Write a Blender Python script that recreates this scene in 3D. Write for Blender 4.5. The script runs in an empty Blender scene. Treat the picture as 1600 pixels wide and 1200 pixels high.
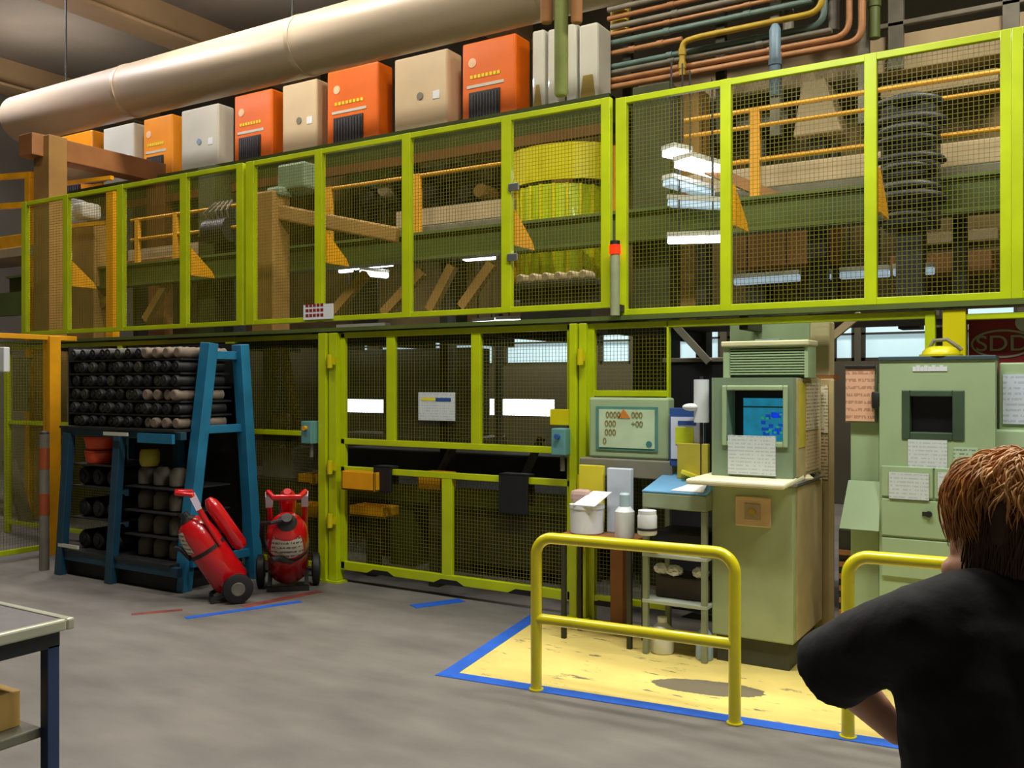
import bpy, bmesh, math, random
from mathutils import Vector, Matrix, Euler

C = bpy.context.scene.collection
PI = math.pi
random.seed(7)

# ---------------------------------------------------------------- camera
TH = math.radians(31.7)          # the aisle is seen at this angle
FPX = 1450.0                     # focal length for a 1600 px wide frame
CH = 1.75                        # height of the camera
cs, sn = math.cos(TH), math.sin(TH)
cam_d = bpy.data.cameras.new('camera')
cam_d.sensor_width = 36.0
cam_d.lens = 36.0 * FPX / 1600.0
cam_d.clip_start, cam_d.clip_end = 0.05, 120
cam = bpy.data.objects.new('camera', cam_d)
cam.location = (0, 0, CH)
cam.rotation_euler = (PI / 2, 0, TH)
C.objects.link(cam)
bpy.context.scene.camera = cam

# ---------------------------------------------------------------- world, light, exposure
w = bpy.data.worlds.new('world')
bpy.context.scene.world = w
w.use_nodes = True
bgn = w.node_tree.nodes['Background']
bgn.inputs['Color'].default_value = (0.62, 0.78, 1.0, 1)
bgn.inputs['Strength'].default_value = 1.0
vs = bpy.context.scene.view_settings
vs.view_transform = 'Standard'
vs.look = 'None'
vs.gamma = 1.0
vs.use_curve_mapping = False
vs.exposure = 0.0
bpy.context.scene.cycles.use_denoising = True


def area(name, loc, sx, sy, watts, col, rot=(0, 0, 0)):
    d = bpy.data.lights.new(name, 'AREA')
    d.shape = 'RECTANGLE'
    d.size, d.size_y = sx, sy
    d.energy = watts
    d.color = col
    o = bpy.data.objects.new(name, d)
    o.location = loc
    o.rotation_euler = rot
    C.objects.link(o)
    return o


WARM = (1.0, 0.87, 0.68)
NEUT = (1.0, 0.95, 0.86)
# rows of hall lamps under the roof: over the aisle and over the machine
for lx, e in ((-10.0, 60), (-5.5, 150), (-1.5, 185), (2.0, 130)):
    area('aisle_lamp', (lx, 3.2, 7.5), 1.6, 0.5, e, NEUT)
for lx, e in ((-13.5, 330), (-8.5, 330), (-3.7, 330), (0.5, 290)):
    area('machine_lamp', (lx, 6.9, 7.7), 1.6, 0.5, e, (0.95, 0.92, 1.0) if lx < -13 else (1.0, 0.93, 0.8))
for lx in (-16.0, -10.8, -5.8, 1.0):                       # added upward fill that brightens the roof, no fittings there
    area('roof_fill', (lx, 9.5, 6.5), 1.6, 0.5, 52, NEUT, (PI, 0, 0))
area('station_fill', (-1.7, 4.6, 4.6), 1.2, 0.25, 55, (0.94, 1.0, 0.92))
area('rear_fill', (-7.0, 11.9, 4.6), 1.6, 0.4, 150, NEUT)  # added fill for the dark space behind the gate, no fitting
area('rear_fill', (-2.0, 11.9, 4.6), 1.6, 0.4, 110, NEUT)  # second added fill behind the gate
area('station_fill', (0.7, 4.4, 4.6), 1.2, 0.25, 45, (0.94, 1.0, 0.92))  # added fill from the right for the console side and red sign

# ---------------------------------------------------------------- coordinates


def XP(px, Y):
    k = (px - 800.0) / FPX
    return Y * (k * cs - sn) / (cs + k * sn)


def DP(px, Y):
    return Y / (cs + (px - 800.0) / FPX * sn)


def ZP(px, py, Y):
    return CH + (600.0 - py) / FPX * DP(px, Y)


def W(px, py, Y):
    return Vector((XP(px, Y), Y, ZP(px, py, Y)))


def G(px, py, z=0.0):
    d = (CH - z) * FPX / (py - 600.0)
    l = (px - 800.0) / FPX * d
    return Vector((l * cs - d * sn, l * sn + d * cs, z))


# ---------------------------------------------------------------- materials
def s2l(c):
    c = c / 255.0
    return c / 12.92 if c <= 0.04045 else ((c + 0.055) / 1.055) ** 2.4


def lin(rgb):
    return tuple(s2l(c) for c in rgb) + (1.0,)


def M(name, rgb, rough=0.55, metal=0.0, var=0.14, scale=5.0, bump=0.0, coat=0.0, emit=0.0, erough=None):
    m = bpy.data.materials.new(name)
    m.use_nodes = True
    nt = m.node_tree
    p = nt.nodes['Principled BSDF']
    tc = nt.nodes.new('ShaderNodeTexCoord')
    n = nt.nodes.new('ShaderNodeTexNoise')
    n.inputs['Scale'].default_value = scale
    n.inputs['Detail'].default_value = 5
    nt.links.new(tc.outputs['Object'], n.inputs['Vector'])
    r = nt.nodes.new('ShaderNodeValToRGB')
    c = lin(rgb)
    r.color_ramp.elements[0].position = 0.3
    r.color_ramp.elements[1].position = 0.7
    r.color_ramp.elements[0].color = tuple(max(0, x * (1 - var)) for x in c[:3]) + (1,)
    r.color_ramp.elements[1].color = tuple(min(1, x * (1 + var)) for x in c[:3]) + (1,)
    nt.links.new(n.outputs['Fac'], r.inputs['Fac'])
    nt.links.new(r.outputs['Color'], p.inputs['Base Color'])
    p.inputs['Roughness'].default_value = rough
    p.inputs['Metallic'].default_value = metal
    p.inputs['Coat Weight'].default_value = coat
    if bump:
        b = nt.nodes.new('ShaderNodeBump')
        b.inputs['Strength'].default_value = bump
        b.inputs['Distance'].default_value = 0.02
        nt.links.new(n.outputs['Fac'], b.inputs['Height'])
        nt.links.new(b.outputs['Normal'], p.inputs['Normal'])
    if emit:
        nt.links.new(r.outputs['Color'], p.inputs['Emission Color'])
        p.inputs['Emission Strength'].default_value = emit
    return m


lime = M('lime yellow enamel', (184, 200, 6), 0.4, coat=0.2, var=0.12, scale=3)
limewire = M('lime yellow wire', (118, 114, 16), 0.5, var=0.1)
yel = M('yellow enamel', (208, 196, 8), 0.35, coat=0.3, var=0.1, scale=4)
railyel = M('barrier yellow enamel', (214, 202, 18), 0.28, coat=0.5, var=0.07, scale=9)
orangey = M('amber yellow enamel', (228, 160, 12), 0.45, var=0.1)
amberrail = M('amber rail enamel', (222, 158, 40), 0.45, var=0.1)
mgreen = M('dark machine green', (84, 98, 40), 0.55, var=0.2, scale=2)
mgreen2 = M('olive machine green', (62, 68, 30), 0.6, var=0.25, scale=3)
dkolive = M('oily olive steel', (46, 45, 30), 0.6, var=0.3, scale=3)
tan = M('tan column paint', (158, 120, 62), 0.55, var=0.15, scale=3)
brown = M('brown girder paint', (150, 100, 56), 0.55, var=0.15, scale=3)
brownpanel = M('brown cladding', (112, 92, 54), 0.7, var=0.35, scale=1.5)
cream = M('cream enamel', (205, 184, 148), 0.4, var=0.06, scale=2, coat=0.2)
greywhite = M('pale grey enamel', (200, 200, 186), 0.4, var=0.06, scale=2, coat=0.2)
orange = M('orange enamel', (226, 106, 12), 0.4, var=0.08, scale=2, coat=0.2)
amberbox = M('amber orange enamel', (240, 150, 30), 0.4, var=0.08, scale=2, coat=0.2)
beige = M('beige beam paint', (172, 152, 118), 0.55, var=0.12, scale=2)
grille = M('grey grille mesh', (70, 68, 74), 0.6, var=0.3, scale=40)
white = M('white paper', (226, 228, 232), 0.7, var=0.03)
whitepl = M('white plastic', (222, 226, 230), 0.4, var=0.04)
blackm = M('black rubber', (17, 17, 18), 0.6, var=0.3, scale=12)
darkm = M('dark grey iron', (34, 35, 34), 0.5, var=0.35, scale=9)
steel = M('bare steel', (150, 152, 150), 0.35, metal=0.8, var=0.15)
alum = M('aluminium edge trim', (176, 178, 160), 0.35, metal=0.5, var=0.1)
sage = M('sage green enamel', (160, 182, 140), 0.45, var=0.07, scale=3)
sagedk = M('deep sage enamel', (124, 144, 116), 0.45, var=0.08, scale=3)
sagelt = M('pale mint enamel', (172, 196, 158), 0.45, var=0.06, scale=3)
bluesteel = M('rack blue enamel', (30, 112, 150), 0.45, var=0.18, scale=5)
rackdk = M('shaded rack blue enamel', (22, 62, 84), 0.5, var=0.2, scale=5)  # rack blue with the shade on the bay legs put into the colour
navy = M('navy enamel', (28, 52, 88), 0.45, var=0.15, scale=5)
bluetape = M('blue floor tape', (30, 92, 198), 0.5, var=0.12, scale=8)
redtape = M('worn red floor tape', (128, 62, 56), 0.6, var=0.35, scale=9)
red = M('extinguisher red', (192, 14, 22), 0.25, var=0.06, coat=0.6)
redsign = M('dark red sign', (136, 26, 36), 0.6, var=0.06)
pinkpaper = M('salmon document', (224, 172, 140), 0.7, var=0.05)
yellowpaper = M('yellow paper', (226, 214, 50), 0.7, var=0.05)
teal = M('teal switch housing', (96, 150, 150), 0.45, var=0.1)
skin = M('skin', (214, 160, 128), 0.5, var=0.08, scale=14)
cloth = M('black cotton', (13, 13, 17), 0.85, var=0.25, scale=30, bump=0.12)
denim = M('dark trousers', (24, 26, 34), 0.85, var=0.2, scale=40)
hairm = M('auburn hair', (182, 122, 58), 0.45, var=0.3, scale=26)
hairlt = M('ginger blond hair', (212, 162, 98), 0.45, var=0.25, scale=26)
hairdk = M('shaded hair', (66, 40, 22), 0.5, var=0.35, scale=26)  # same hair, darkened for the shade at the nape
cardboard = M('cardboard', (206, 168, 96), 0.75, var=0.08)
screenblue = M('lit blue display', (40, 158, 200), 0.4, emit=0.35, var=0.15, scale=14)
glassdk = M('dark screen glass', (26, 26, 28), 0.15, var=0.2)
tubelit = M('lit fluorescent tube', (235, 240, 255), 0.5, emit=7.0, var=0.02)
tubedim = M('lit tube behind diffuser', (180, 205, 225), 0.5, emit=0.55, var=0.06)
panelit = M('daylit frosted glass', (178, 208, 216), 0.4, emit=0.75, var=0.10, scale=1.2)
slotlit = M('daylit clear slot', (255, 255, 255), 0.5, emit=5.0, var=0.0)
redlit = M('lit red lens', (255, 40, 10), 0.3, emit=1.6, var=0.05)
copper = M('copper pipe', (176, 124, 80), 0.4, var=0.15, scale=6)
tealpipe = M('verdigris pipe', (98, 122, 116), 0.45, var=0.15, scale=6)
greypipe = M('grey pipe', (116, 112, 98), 0.5, var=0.2, scale=6)
yelpipe = M('ochre pipe', (186, 156, 40), 0.45, var=0.12, scale=6)
bluepipe = M('pale blue pipe', (120, 150, 170), 0.45, var=0.12, scale=6)
ductm = M('cream duct enamel', (205, 186, 160), 0.42, var=0.05, scale=1.5, coat=0.15)
ceilm = M('grey brown roof deck', (124, 112, 100), 0.8, var=0.15, scale=0.7)
ceilbeam = M('tan roof girder', (172, 142, 104), 0.7, var=0.12, scale=1)
wallm = M('dark olive wall paint', (74, 70, 54), 0.8, var=0.2, scale=0.8)
wallside = M('grey wall paint', (126, 120, 108), 0.8, var=0.15, scale=0.8)
handle = M('white handle label', (214, 196, 214), 0.4, var=0.05)
orangetub = M('bright orange plastic', (226, 74, 22), 0.4, var=0.1)
greyjar = M('dusty grey casting', (98, 92, 80), 0.6, var=0.3, scale=10)
paleroll = M('pale ribbed wrapping', (120, 106, 92), 0.6, var=0.2, scale=12)
bluemat = M('blue desk mat', (96, 150, 190), 0.6, var=0.06)
bluebinder = M('blue plastic board', (44, 82, 150), 0.5, var=0.08)
tablegrey = M('grey lino top', (98, 94, 96), 0.6, var=0.12, scale=14)
peach = M('beige socket plate', (206, 178, 136), 0.5, var=0.06)
ink = M('dark ink', (52, 54, 60), 0.7, var=0.1)
inkb = M('faded teal ink', (60, 120, 120), 0.7, var=0.1)
inkr = M('orange ink', (210, 130, 40), 0.7, var=0.1)


def paper_mat(name, rgb, line, rows):
    m = M(name, rgb, 0.7, var=0.03)
    nt = m.node_tree
    p = nt.nodes['Principled BSDF']
    tc = nt.nodes.new('ShaderNodeTexCoord')
    wv = nt.nodes.new('ShaderNodeTexWave')
    wv.bands_direction = 'Z'
    wv.inputs['Scale'].default_value = rows
    wv.inputs['Distortion'].default_value = 0.0
    nt.links.new(tc.outputs['Object'], wv.inputs['Vector'])
    mp = nt.nodes.new('ShaderNodeMapping')
    mp.inputs['Scale'].default_value = (90, 90, 22)
    n = nt.nodes.new('ShaderNodeTexNoise')
    n.inputs['Scale'].default_value = 1.0
    nt.links.new(tc.outputs['Object'], mp.inputs['Vector'])
    nt.links.new(mp.outputs['Vector'], n.inputs['Vector'])
    a = nt.nodes.new('ShaderNodeMath'); a.operation = 'GREATER_THAN'; a.inputs[1].default_value = 0.6
    b = nt.nodes.new('ShaderNodeMath'); b.operation = 'GREATER_THAN'; b.inputs[1].default_value = 0.47
    c = nt.nodes.new('ShaderNodeMath'); c.operation = 'MULTIPLY'
    nt.links.new(wv.outputs['Fac'], a.inputs[0])
    nt.links.new(n.outputs['Fac'], b.inputs[0])
    nt.links.new(a.outputs[0], c.inputs[0]); nt.links.new(b.outputs[0], c.inputs[1])
    mx = nt.nodes.new('ShaderNodeMix'); mx.data_type = 'RGBA'
    mx.inputs['A'].default_value = lin(rgb)
    mx.inputs['B'].default_value = lin(line)
    nt.links.new(c.outputs[0], mx.inputs['Factor'])
    nt.links.new(mx.outputs['Result'], p.inputs['Base Color'])
    return m


printed = paper_mat('printed sheet', (206, 214, 214), (184, 192, 194), 14)
printedpink = paper_mat('printed salmon sheet', (226, 176, 144), (184, 136, 110), 7)
printedtan = paper_mat('printed buff sheet', (212, 200, 168), (150, 132, 96), 14)


def floor_mat():
    m = bpy.data.materials.new('worn concrete floor')
    m.use_nodes = True
    nt = m.node_tree
    p = nt.nodes['Principled BSDF']
    tc = nt.nodes.new('ShaderNodeTexCoord')
    n1 = nt.nodes.new('ShaderNodeTexNoise'); n1.inputs['Scale'].default_value = 1.1; n1.inputs['Detail'].default_value = 8
    mp = nt.nodes.new('ShaderNodeMapping'); mp.inputs['Rotation'].default_value = (0, 0, 0.5); mp.inputs['Scale'].default_value = (1.2, 3.2, 1)
    n2 = nt.nodes.new('ShaderNodeTexNoise'); n2.inputs['Scale'].default_value = 1.5; n2.inputs['Detail'].default_value = 6
    nt.links.new(tc.outputs['Object'], n1.inputs['Vector'])
    nt.links.new(tc.outputs['Object'], mp.inputs['Vector'])
    nt.links.new(mp.outputs['Vector'], n2.inputs['Vector'])
    ad = nt.nodes.new('ShaderNodeMath'); ad.operation = 'ADD'
    nt.links.new(n1.outputs['Fac'], ad.inputs[0]); nt.links.new(n2.outputs['Fac'], ad.inputs[1])
    hf = nt.nodes.new('ShaderNodeMath'); hf.operation = 'MULTIPLY'; hf.inputs[1].default_value = 0.5
    nt.links.new(ad.outputs[0], hf.inputs[0])
    r = nt.nodes.new('ShaderNodeValToRGB')
    r.color_ramp.elements[0].position = 0.33; r.color_ramp.elements[0].color = lin((94, 90, 86))
    r.color_ramp.elements[1].position = 0.68; r.color_ramp.elements[1].color = lin((126, 121, 115))
    nt.links.new(hf.outputs[0], r.inputs['Fac'])
    nt.links.new(r.outputs['Color'], p.inputs['Base Color'])
    p.inputs['Roughness'].default_value = 0.62
    return m


def yellow_floor_mat(cx, cy):
    m = M('worn yellow floor paint', (222, 200, 116), 0.5, var=0.1, scale=2.5)
    nt = m.node_tree
    p = nt.nodes['Principled BSDF']
    ramp = p.inputs['Base Color'].links[0].from_socket
    tc = nt.nodes.new('ShaderNodeTexCoord')
    mp = nt.nodes.new('ShaderNodeMapping')
    mp.inputs['Rotation'].default_value = (0, 0, 0.45)
    mp.inputs['Scale'].default_value = (2.2, 8, 1)
    n = nt.nodes.new('ShaderNodeTexNoise'); n.inputs['Scale'].default_value = 1.6; n.inputs['Detail'].default_value = 8; n.inputs['Roughness'].default_value = 0.7
    nt.links.new(tc.outputs['Object'], mp.inputs['Vector']); nt.links.new(mp.outputs['Vector'], n.inputs['Vector'])
    r = nt.nodes.new('ShaderNodeValToRGB')
    r.color_ramp.elements[0].position = 0.585; r.color_ramp.elements[0].color = (0, 0, 0, 1)
    r.color_ramp.elements[1].position = 0.63; r.color_ramp.elements[1].color = (1, 1, 1, 1)
    nt.links.new(n.outputs['Fac'], r.inputs['Fac'])
    # one bare oval where the paint has gone
    mp2 = nt.nodes.new('ShaderNodeMapping'); mp2.vector_type = 'TEXTURE'
    mp2.inputs['Location'].default_value = (cx, cy, 0)
    mp2.inputs['Rotation'].default_value = (0, 0, 0.2)
    mp2.inputs['Scale'].default_value = (0.42, 0.17, 1)
    nt.links.new(tc.outputs['Object'], mp2.inputs['Vector'])
    ln = nt.nodes.new('ShaderNodeVectorMath'); ln.operation = 'LENGTH'
    nt.links.new(mp2.outputs['Vector'], ln.inputs[0])
    ad = nt.nodes.new('ShaderNodeMath'); ad.operation = 'MULTIPLY_ADD'; ad.inputs[1].default_value = 0.5
    nt.links.new(n.outputs['Fac'], ad.inputs[0]); nt.links.new(ln.outputs['Value'], ad.inputs[2])
    lt = nt.nodes.new('ShaderNodeMath'); lt.operation = 'LESS_THAN'; lt.inputs[1].default_value = 1.02
    nt.links.new(ad.outputs[0], lt.inputs[0])
    mxm = nt.nodes.new('ShaderNodeMath'); mxm.operation = 'MAXIMUM'
    nt.links.new(lt.outputs[0], mxm.inputs[0]); nt.links.new(r.outputs['Color'], mxm.inputs[1])
    mx = nt.nodes.new('ShaderNodeMix'); mx.data_type = 'RGBA'
    nt.links.new(mxm.outputs[0], mx.inputs['Factor'])
    nt.links.new(ramp, mx.inputs['A'])
    mx.inputs['B'].default_value = lin((112, 104, 84))
    nt.links.new(mx.outputs['Result'], p.inputs['Base Color'])
    return m


# ---------------------------------------------------------------- mesh helpers
class MB:
    def __init__(s):
        s.v, s.f, s.M = [], [], None

    def add(s, vs_, fs):
        k = len(s.v)
        for p in vs_:
            p = Vector(p)
            s.v.append(s.M @ p if s.M else p)
        for f in fs:
            s.f.append([i + k for i in f])
        return s

    def bb(s, x0, x1, y0, y1, z0, z1):
        return s.add([(x0, y0, z0), (x1, y0, z0), (x1, y1, z0), (x0, y1, z0), (x0, y0, z1), (x1, y0, z1), (x1, y1, z1), (x0, y1, z1)],
                     [(0, 3, 2, 1), (4, 5, 6, 7), (0, 1, 5, 4), (1, 2, 6, 5), (2, 3, 7, 6), (3, 0, 4, 7)])

    def box(s, c, d):
        return s.bb(c[0] - d[0] / 2, c[0] + d[0] / 2, c[1] - d[1] / 2, c[1] + d[1] / 2, c[2] - d[2] / 2, c[2] + d[2] / 2)

    def bar(s, a, b, w_, h_, up=(0, 0, 1)):
        a, b = Vector(a), Vector(b)
        t = (b - a).normalized()
        u = Vector(up)
        if abs(t.dot(u)) > 0.99:
            u = Vector((0, 1, 0))
        x = t.cross(u).normalized(); y = x.cross(t).normalized()
        vs_ = []
        for p in (a, b):
            for sx, sy in ((-1, -1), (1, -1), (1, 1), (-1, 1)):
                vs_.append(p + x * (sx * w_ / 2) + y * (sy * h_ / 2))
        return s.add(vs_, [(0, 1, 2, 3), (7, 6, 5, 4), (0, 4, 5, 1), (1, 5, 6, 2), (2, 6, 7, 3), (3, 7, 4, 0)])

    def tube(s, pts, r, n=12, caps=True):
        pts = [Vector(p) for p in pts]
        rr = r if isinstance(r, (list, tuple)) else [r] * len(pts)
        t0 = (pts[1] - pts[0]).normalized()
        u = t0.orthogonal().normalized()
        vs_, fs = [], []
        prev = t0
        for i, p in enumerate(pts):
            if i == 0:
                t = t0
            elif i == len(pts) - 1:
                t = (pts[i] - pts[i - 1]).normalized()
            else:
                t = ((pts[i + 1] - p).normalized() + (p - pts[i - 1]).normalized()).normalized()
            q = prev.rotation_difference(t)
            u = (q @ u); u = (u - t * u.dot(t)).normalized()
            prev = t
            b = t.cross(u)
            for k in range(n):
                a = 2 * PI * k / n
                vs_.append(p + (u * math.cos(a) + b * math.sin(a)) * rr[i])
        for i in range(len(pts) - 1):
            for k in range(n):
                k2 = (k + 1) % n
                fs.append((i * n + k, i * n + k2, (i + 1) * n + k2, (i + 1) * n + k))
        if caps:
            fs.append(tuple(range(n - 1, -1, -1)))
            fs.append(tuple(range((len(pts) - 1) * n, len(pts) * n)))
        return s.add(vs_, fs)

    def cyl(s, a, b, r, n=20):
        return s.tube([a, b], r, n)

    def lathe(s, prof, n=24):
        vs_, fs = [], []
        for r, z in prof:
            for k in range(n):
                a = 2 * PI * k / n
                vs_.append((r * math.cos(a), r * math.sin(a), z))
        m = len(prof)
        for i in range(m - 1):
            for k in range(n):
                k2 = (k + 1) % n
                fs.append((i * n + k, i * n + k2, (i + 1) * n + k2, (i + 1) * n + k))
        fs.append(tuple(range(n - 1, -1, -1)))
        fs.append(tuple(range((m - 1) * n, m * n)))
        return s.add(vs_, fs)

    def prism(s, poly, ext):
        poly = [Vector(p) for p in poly]
        e = Vector(ext)
        n = len(poly)
        fs = [tuple(range(n - 1, -1, -1)), tuple(range(n, 2 * n))]
        for k in range(n):
            fs.append((k, (k + 1) % n, n + (k + 1) % n, n + k))
        return s.add(poly + [p + e for p in poly], fs)

    def ell(s, c, r, rot=None, nu=20, nv=12):
        c = Vector(c)
        r = (r, r, r) if not isinstance(r, (tuple, list)) else r
        R = Euler(rot).to_matrix() if rot else Matrix.Identity(3)
        vs_, fs = [], []
        for j in range(1, nv):
            ph = PI * j / nv
            for k in range(nu):
                a = 2 * PI * k / nu
                vs_.append(c + R @ Vector((r[0] * math.sin(ph) * math.cos(a), r[1] * math.sin(ph) * math.sin(a), r[2] * math.cos(ph))))
        for j in range(nv - 2):
            for k in range(nu):
                k2 = (k + 1) % nu
                fs.append((j * nu + k, (j + 1) * nu + k, (j + 1) * nu + k2, j * nu + k2))
        top, bot = len(vs_), len(vs_) + 1
        vs_ += [c + R @ Vector((0, 0, r[2])), c + R @ Vector((0, 0, -r[2]))]
        for k in range(nu):
            k2 = (k + 1) % nu
            fs.append((top, k, k2))
            fs.append((bot, (nv - 2) * nu + k2, (nv - 2) * nu + k))
        return s.add(vs_, fs)

    def limb(s, pts, rr, n=16):
        pts = [Vector(p) for p in pts]
        s.tube(pts, rr, n)
        for p, r in zip(pts, rr):
            s.ell(p, r * 0.995)
        return s

    def mesh(s, name, off=None):
        me = bpy.data.meshes.new(name)
        vv = [p - off for p in s.v] if off is not None else s.v
        me.from_pydata([tuple(p) for p in vv], [], s.f)
        bm = bmesh.new(); bm.from_mesh(me)
        bmesh.ops.recalc_face_normals(bm, faces=bm.faces)
        bm.to_mesh(me); bm.free()
        return me

    def build(s, name, mat, parent=None, smooth=False, bevel=0.0, world=True):
        """world=True: vertices are world coordinates (the parent is an unrotated Empty)."""
        off = None
        if parent is not None and world:
            off = abs_loc(parent)
        me = s.mesh(name, off)
        o = bpy.data.objects.new(name, me)
        C.objects.link(o)
        me.materials.append(mat)
        if parent is not None:
            o.parent = parent
        if smooth:
            for p in me.polygons:
                p.use_smooth = True
            try:
                me.set_sharp_from_angle(angle=math.radians(38))
            except Exception:
                pass
        if bevel:
            md = o.modifiers.new('bevel', 'BEVEL')
            md.width = bevel; md.segments = 2; md.limit_method = 'ANGLE'
        return o


def abs_loc(o):
    p = Vector(o.location)
    while o.parent is not None:
        o = o.parent
        p = p + Vector(o.location)
    return p


def thing(name, label, cat, loc=(0, 0, 0), rz=0.0, group=None):
    o = bpy.data.objects.new(name, None)
    o.empty_display_size = 0.1
    C.objects.link(o)
    o.location = loc
    o.rotation_euler = (0, 0, rz)
    tag(o, label, cat, group)
    return o


def tag(o, label, cat, group=None, kind=None):
    o['label'] = label
    o['category'] = cat
    if group:
        o['group'] = group
    if kind:
        o['kind'] = kind
    return o


def single(mb, name, mat, label, cat, group=None, smooth=False, bevel=0.0, origin=None):
    """a thing that is one mesh; its origin goes to its base"""
    xs = [p.x for p in mb.v]; ys = [p.y for p in mb.v]; zs = [p.z for p in mb.v]
    org = Vector(origin) if origin else Vector(((min(xs) + max(xs)) / 2, (min(ys) + max(ys)) / 2, min(zs)))
    mb.v = [p - org for p in mb.v]
    o = mb.build(name, mat, None, smooth, bevel)
    o.location = org
    return tag(o, label, cat, group)


def struct(mb, name, mat, bevel=0.0, parent=None):
    o = mb.build(name, mat, parent, False, bevel)
    if parent is None:
        o['kind'] = 'structure'
    return o


def text_mesh(txt, size, ext=0.002):
    cu = bpy.data.curves.new('lettering', 'FONT')
    cu.body = txt; cu.size = size; cu.extrude = ext
    cu.align_x = 'CENTER'; cu.align_y = 'CENTER'
    t = bpy.data.objects.new('lettering', cu)
    C.objects.link(t)
    dg = bpy.context.evaluated_depsgraph_get()
    me = bpy.data.meshes.new_from_object(t.evaluated_get(dg))
    bpy.data.objects.remove(t)
    bpy.data.curves.remove(cu)
    return me


def lettering(txt, size, mat, parent, loc, squash=1.0, name='lettering'):
    """upright text facing the camera side (-Y), at a world place"""
    me = text_mesh(txt, size)
    me.transform(Matrix.Rotation(PI / 2, 4, 'X') @ Matrix.Diagonal((squash, 1, 1, 1)))
    me.materials.clear(); me.materials.append(mat)
    o = bpy.data.objects.new(name, me)
    C.objects.link(o)
    o.parent = parent
    o.location = Vector(loc) - abs_loc(parent)
    return o


def remeshed(mb, voxel, iters=6, factor=0.5):
    me = mb.mesh('tmp')
    o = bpy.data.objects.new('tmp', me)
    C.objects.link(o)
    r = o.modifiers.new('r', 'REMESH'); r.mode = 'VOXEL'; r.voxel_size = voxel
    sm = o.modifiers.new('s', 'SMOOTH'); sm.iterations = iters; sm.factor = factor
    dg = bpy.context.evaluated_depsgraph_get()
    out = bpy.data.meshes.new_from_object(o.evaluated_get(dg))
    bpy.data.objects.remove(o)
    for p in out.polygons:
        p.use_smooth = True
    return out


def link_mesh(me, name, mat, parent):
    me.materials.clear(); me.materials.append(mat)
    me.name = name
    o = bpy.data.objects.new(name, me)
    C.objects.link(o)
    o.parent = parent
    return o


ORD = ['first', 'second', 'third', 'fourth', 'fifth', 'sixth', 'seventh', 'eighth', 'ninth', 'tenth', 'eleventh', 'twelfth', 'thirteenth', 'fourteenth']

# ================================================================ the setting
fl = MB(); fl.bb(-19, 6, -5, 14.2, -0.1, 0)
struct(fl, 'floor', floor_mat())
ce = MB(); ce.bb(-19, 6, -5, 14.2, 8.2, 8.3)
struct(ce, 'ceiling', ceilm)
k = 0
for x in (-18.3, -13.3, -8.3, -3.3, 1.7):
    k += 1
    b = MB(); b.bb(x - .3, x + .3, -5, 14, 7.6, 7.65); b.bb(x - .08, x + .08, -5, 14, 7.65, 8.2)
    struct(b, 'trim_%d' % k, ceilbeam)
b = MB(); b.bb(-19.1, -19, -5, 14.2, 0, 8.2); struct(b, 'wall_left', wallside)
b = MB(); b.bb(6, 6.1, -5, 14.2, 0, 8.2); struct(b, 'wall_right', wallside)
b = MB(); b.bb(-19, 6, -5.1, -5, 0, 8.2); struct(b, 'wall_front', wallside)
YB = 14.0
wins = [(520, 575, 0), (590, 690, 0), (705, 770, 0), (785, 895, 1), (935, 985, 1), (1052, 1125, 1), (1135, 1262, 1), (1300, 1335, 1), (1345, 1455, 1), (1468, 1590, 1)]
Z0, Z1 = 2.08, 2.95
b = MB()
S0, S1 = 1.17, 1.5
slots = [(528, 602), (738, 772), (779, 866)]
# lower wall with the bright slots left open
b.bb(-19, 6, YB, YB + .2, 0, S0); b.bb(-19, 6, YB, YB + .2, S1, Z0); b.bb(-19, 6, YB, YB + .2, Z1, 8.2)
xs = -19.0
for p0, p1 in slots:
    b.bb(xs, XP(p0, YB), YB, YB + .2, S0, S1); xs = XP(p1, YB)
b.bb(xs, 6, YB, YB + .2, S0, S1)
xs = -19.0
for p0, p1, kk in wins:
    b.bb(xs, XP(p0, YB), YB, YB + .2, Z0, Z1); xs = XP(p1, YB)
b.bb(xs, 6, YB, YB + .2, Z0, Z1)
struct(b, 'wall_back', wallm)
k = 0
for p0, p1, kk in wins:
    k += 1
    x0, x1 = XP(p0, YB), XP(p1, YB)
    fr = MB()
    fr.bb(x0, x1, YB + .04, YB + .1, Z0, Z0 + .05); fr.bb(x0, x1, YB + .04, YB + .1, Z1 - .05, Z1)
    fr.bb(x0, x0 + .05, YB + .04, YB + .1, Z0, Z1); fr.bb(x1 - .05, x1, YB + .04, YB + .1, Z0, Z1)
    fr.bb(x0, x1, YB + .04, YB + .1, Z0 + .38, Z0 + .41)
    o = struct(fr, 'window_%d' % k, dkolive)
    gl = MB(); gl.bb(x0, x1, YB + .11, YB + .13, Z0, Z1)
    gl.build('pane', panelit, o)
for p0, p1 in slots:
    k += 1
    x0, x1 = XP(p0, YB), XP(p1, YB)
    fr = MB()
    fr.bb(x0, x1, YB + .04, YB + .1, S0, S0 + .02); fr.bb(x0, x1, YB + .04, YB + .1, S1 - .02, S1)
    fr.bb(x0, x0 + .02, YB + .04, YB + .1, S0, S1); fr.bb(x1 - .02, x1, YB + .04, YB + .1, S0, S1)
    o = struct(fr, 'window_%d' % k, dkolive)
    gl = MB(); gl.bb(x0, x1, YB + .11, YB + .13, S0, S1)
    gl.build('pane', slotlit, o)

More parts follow.
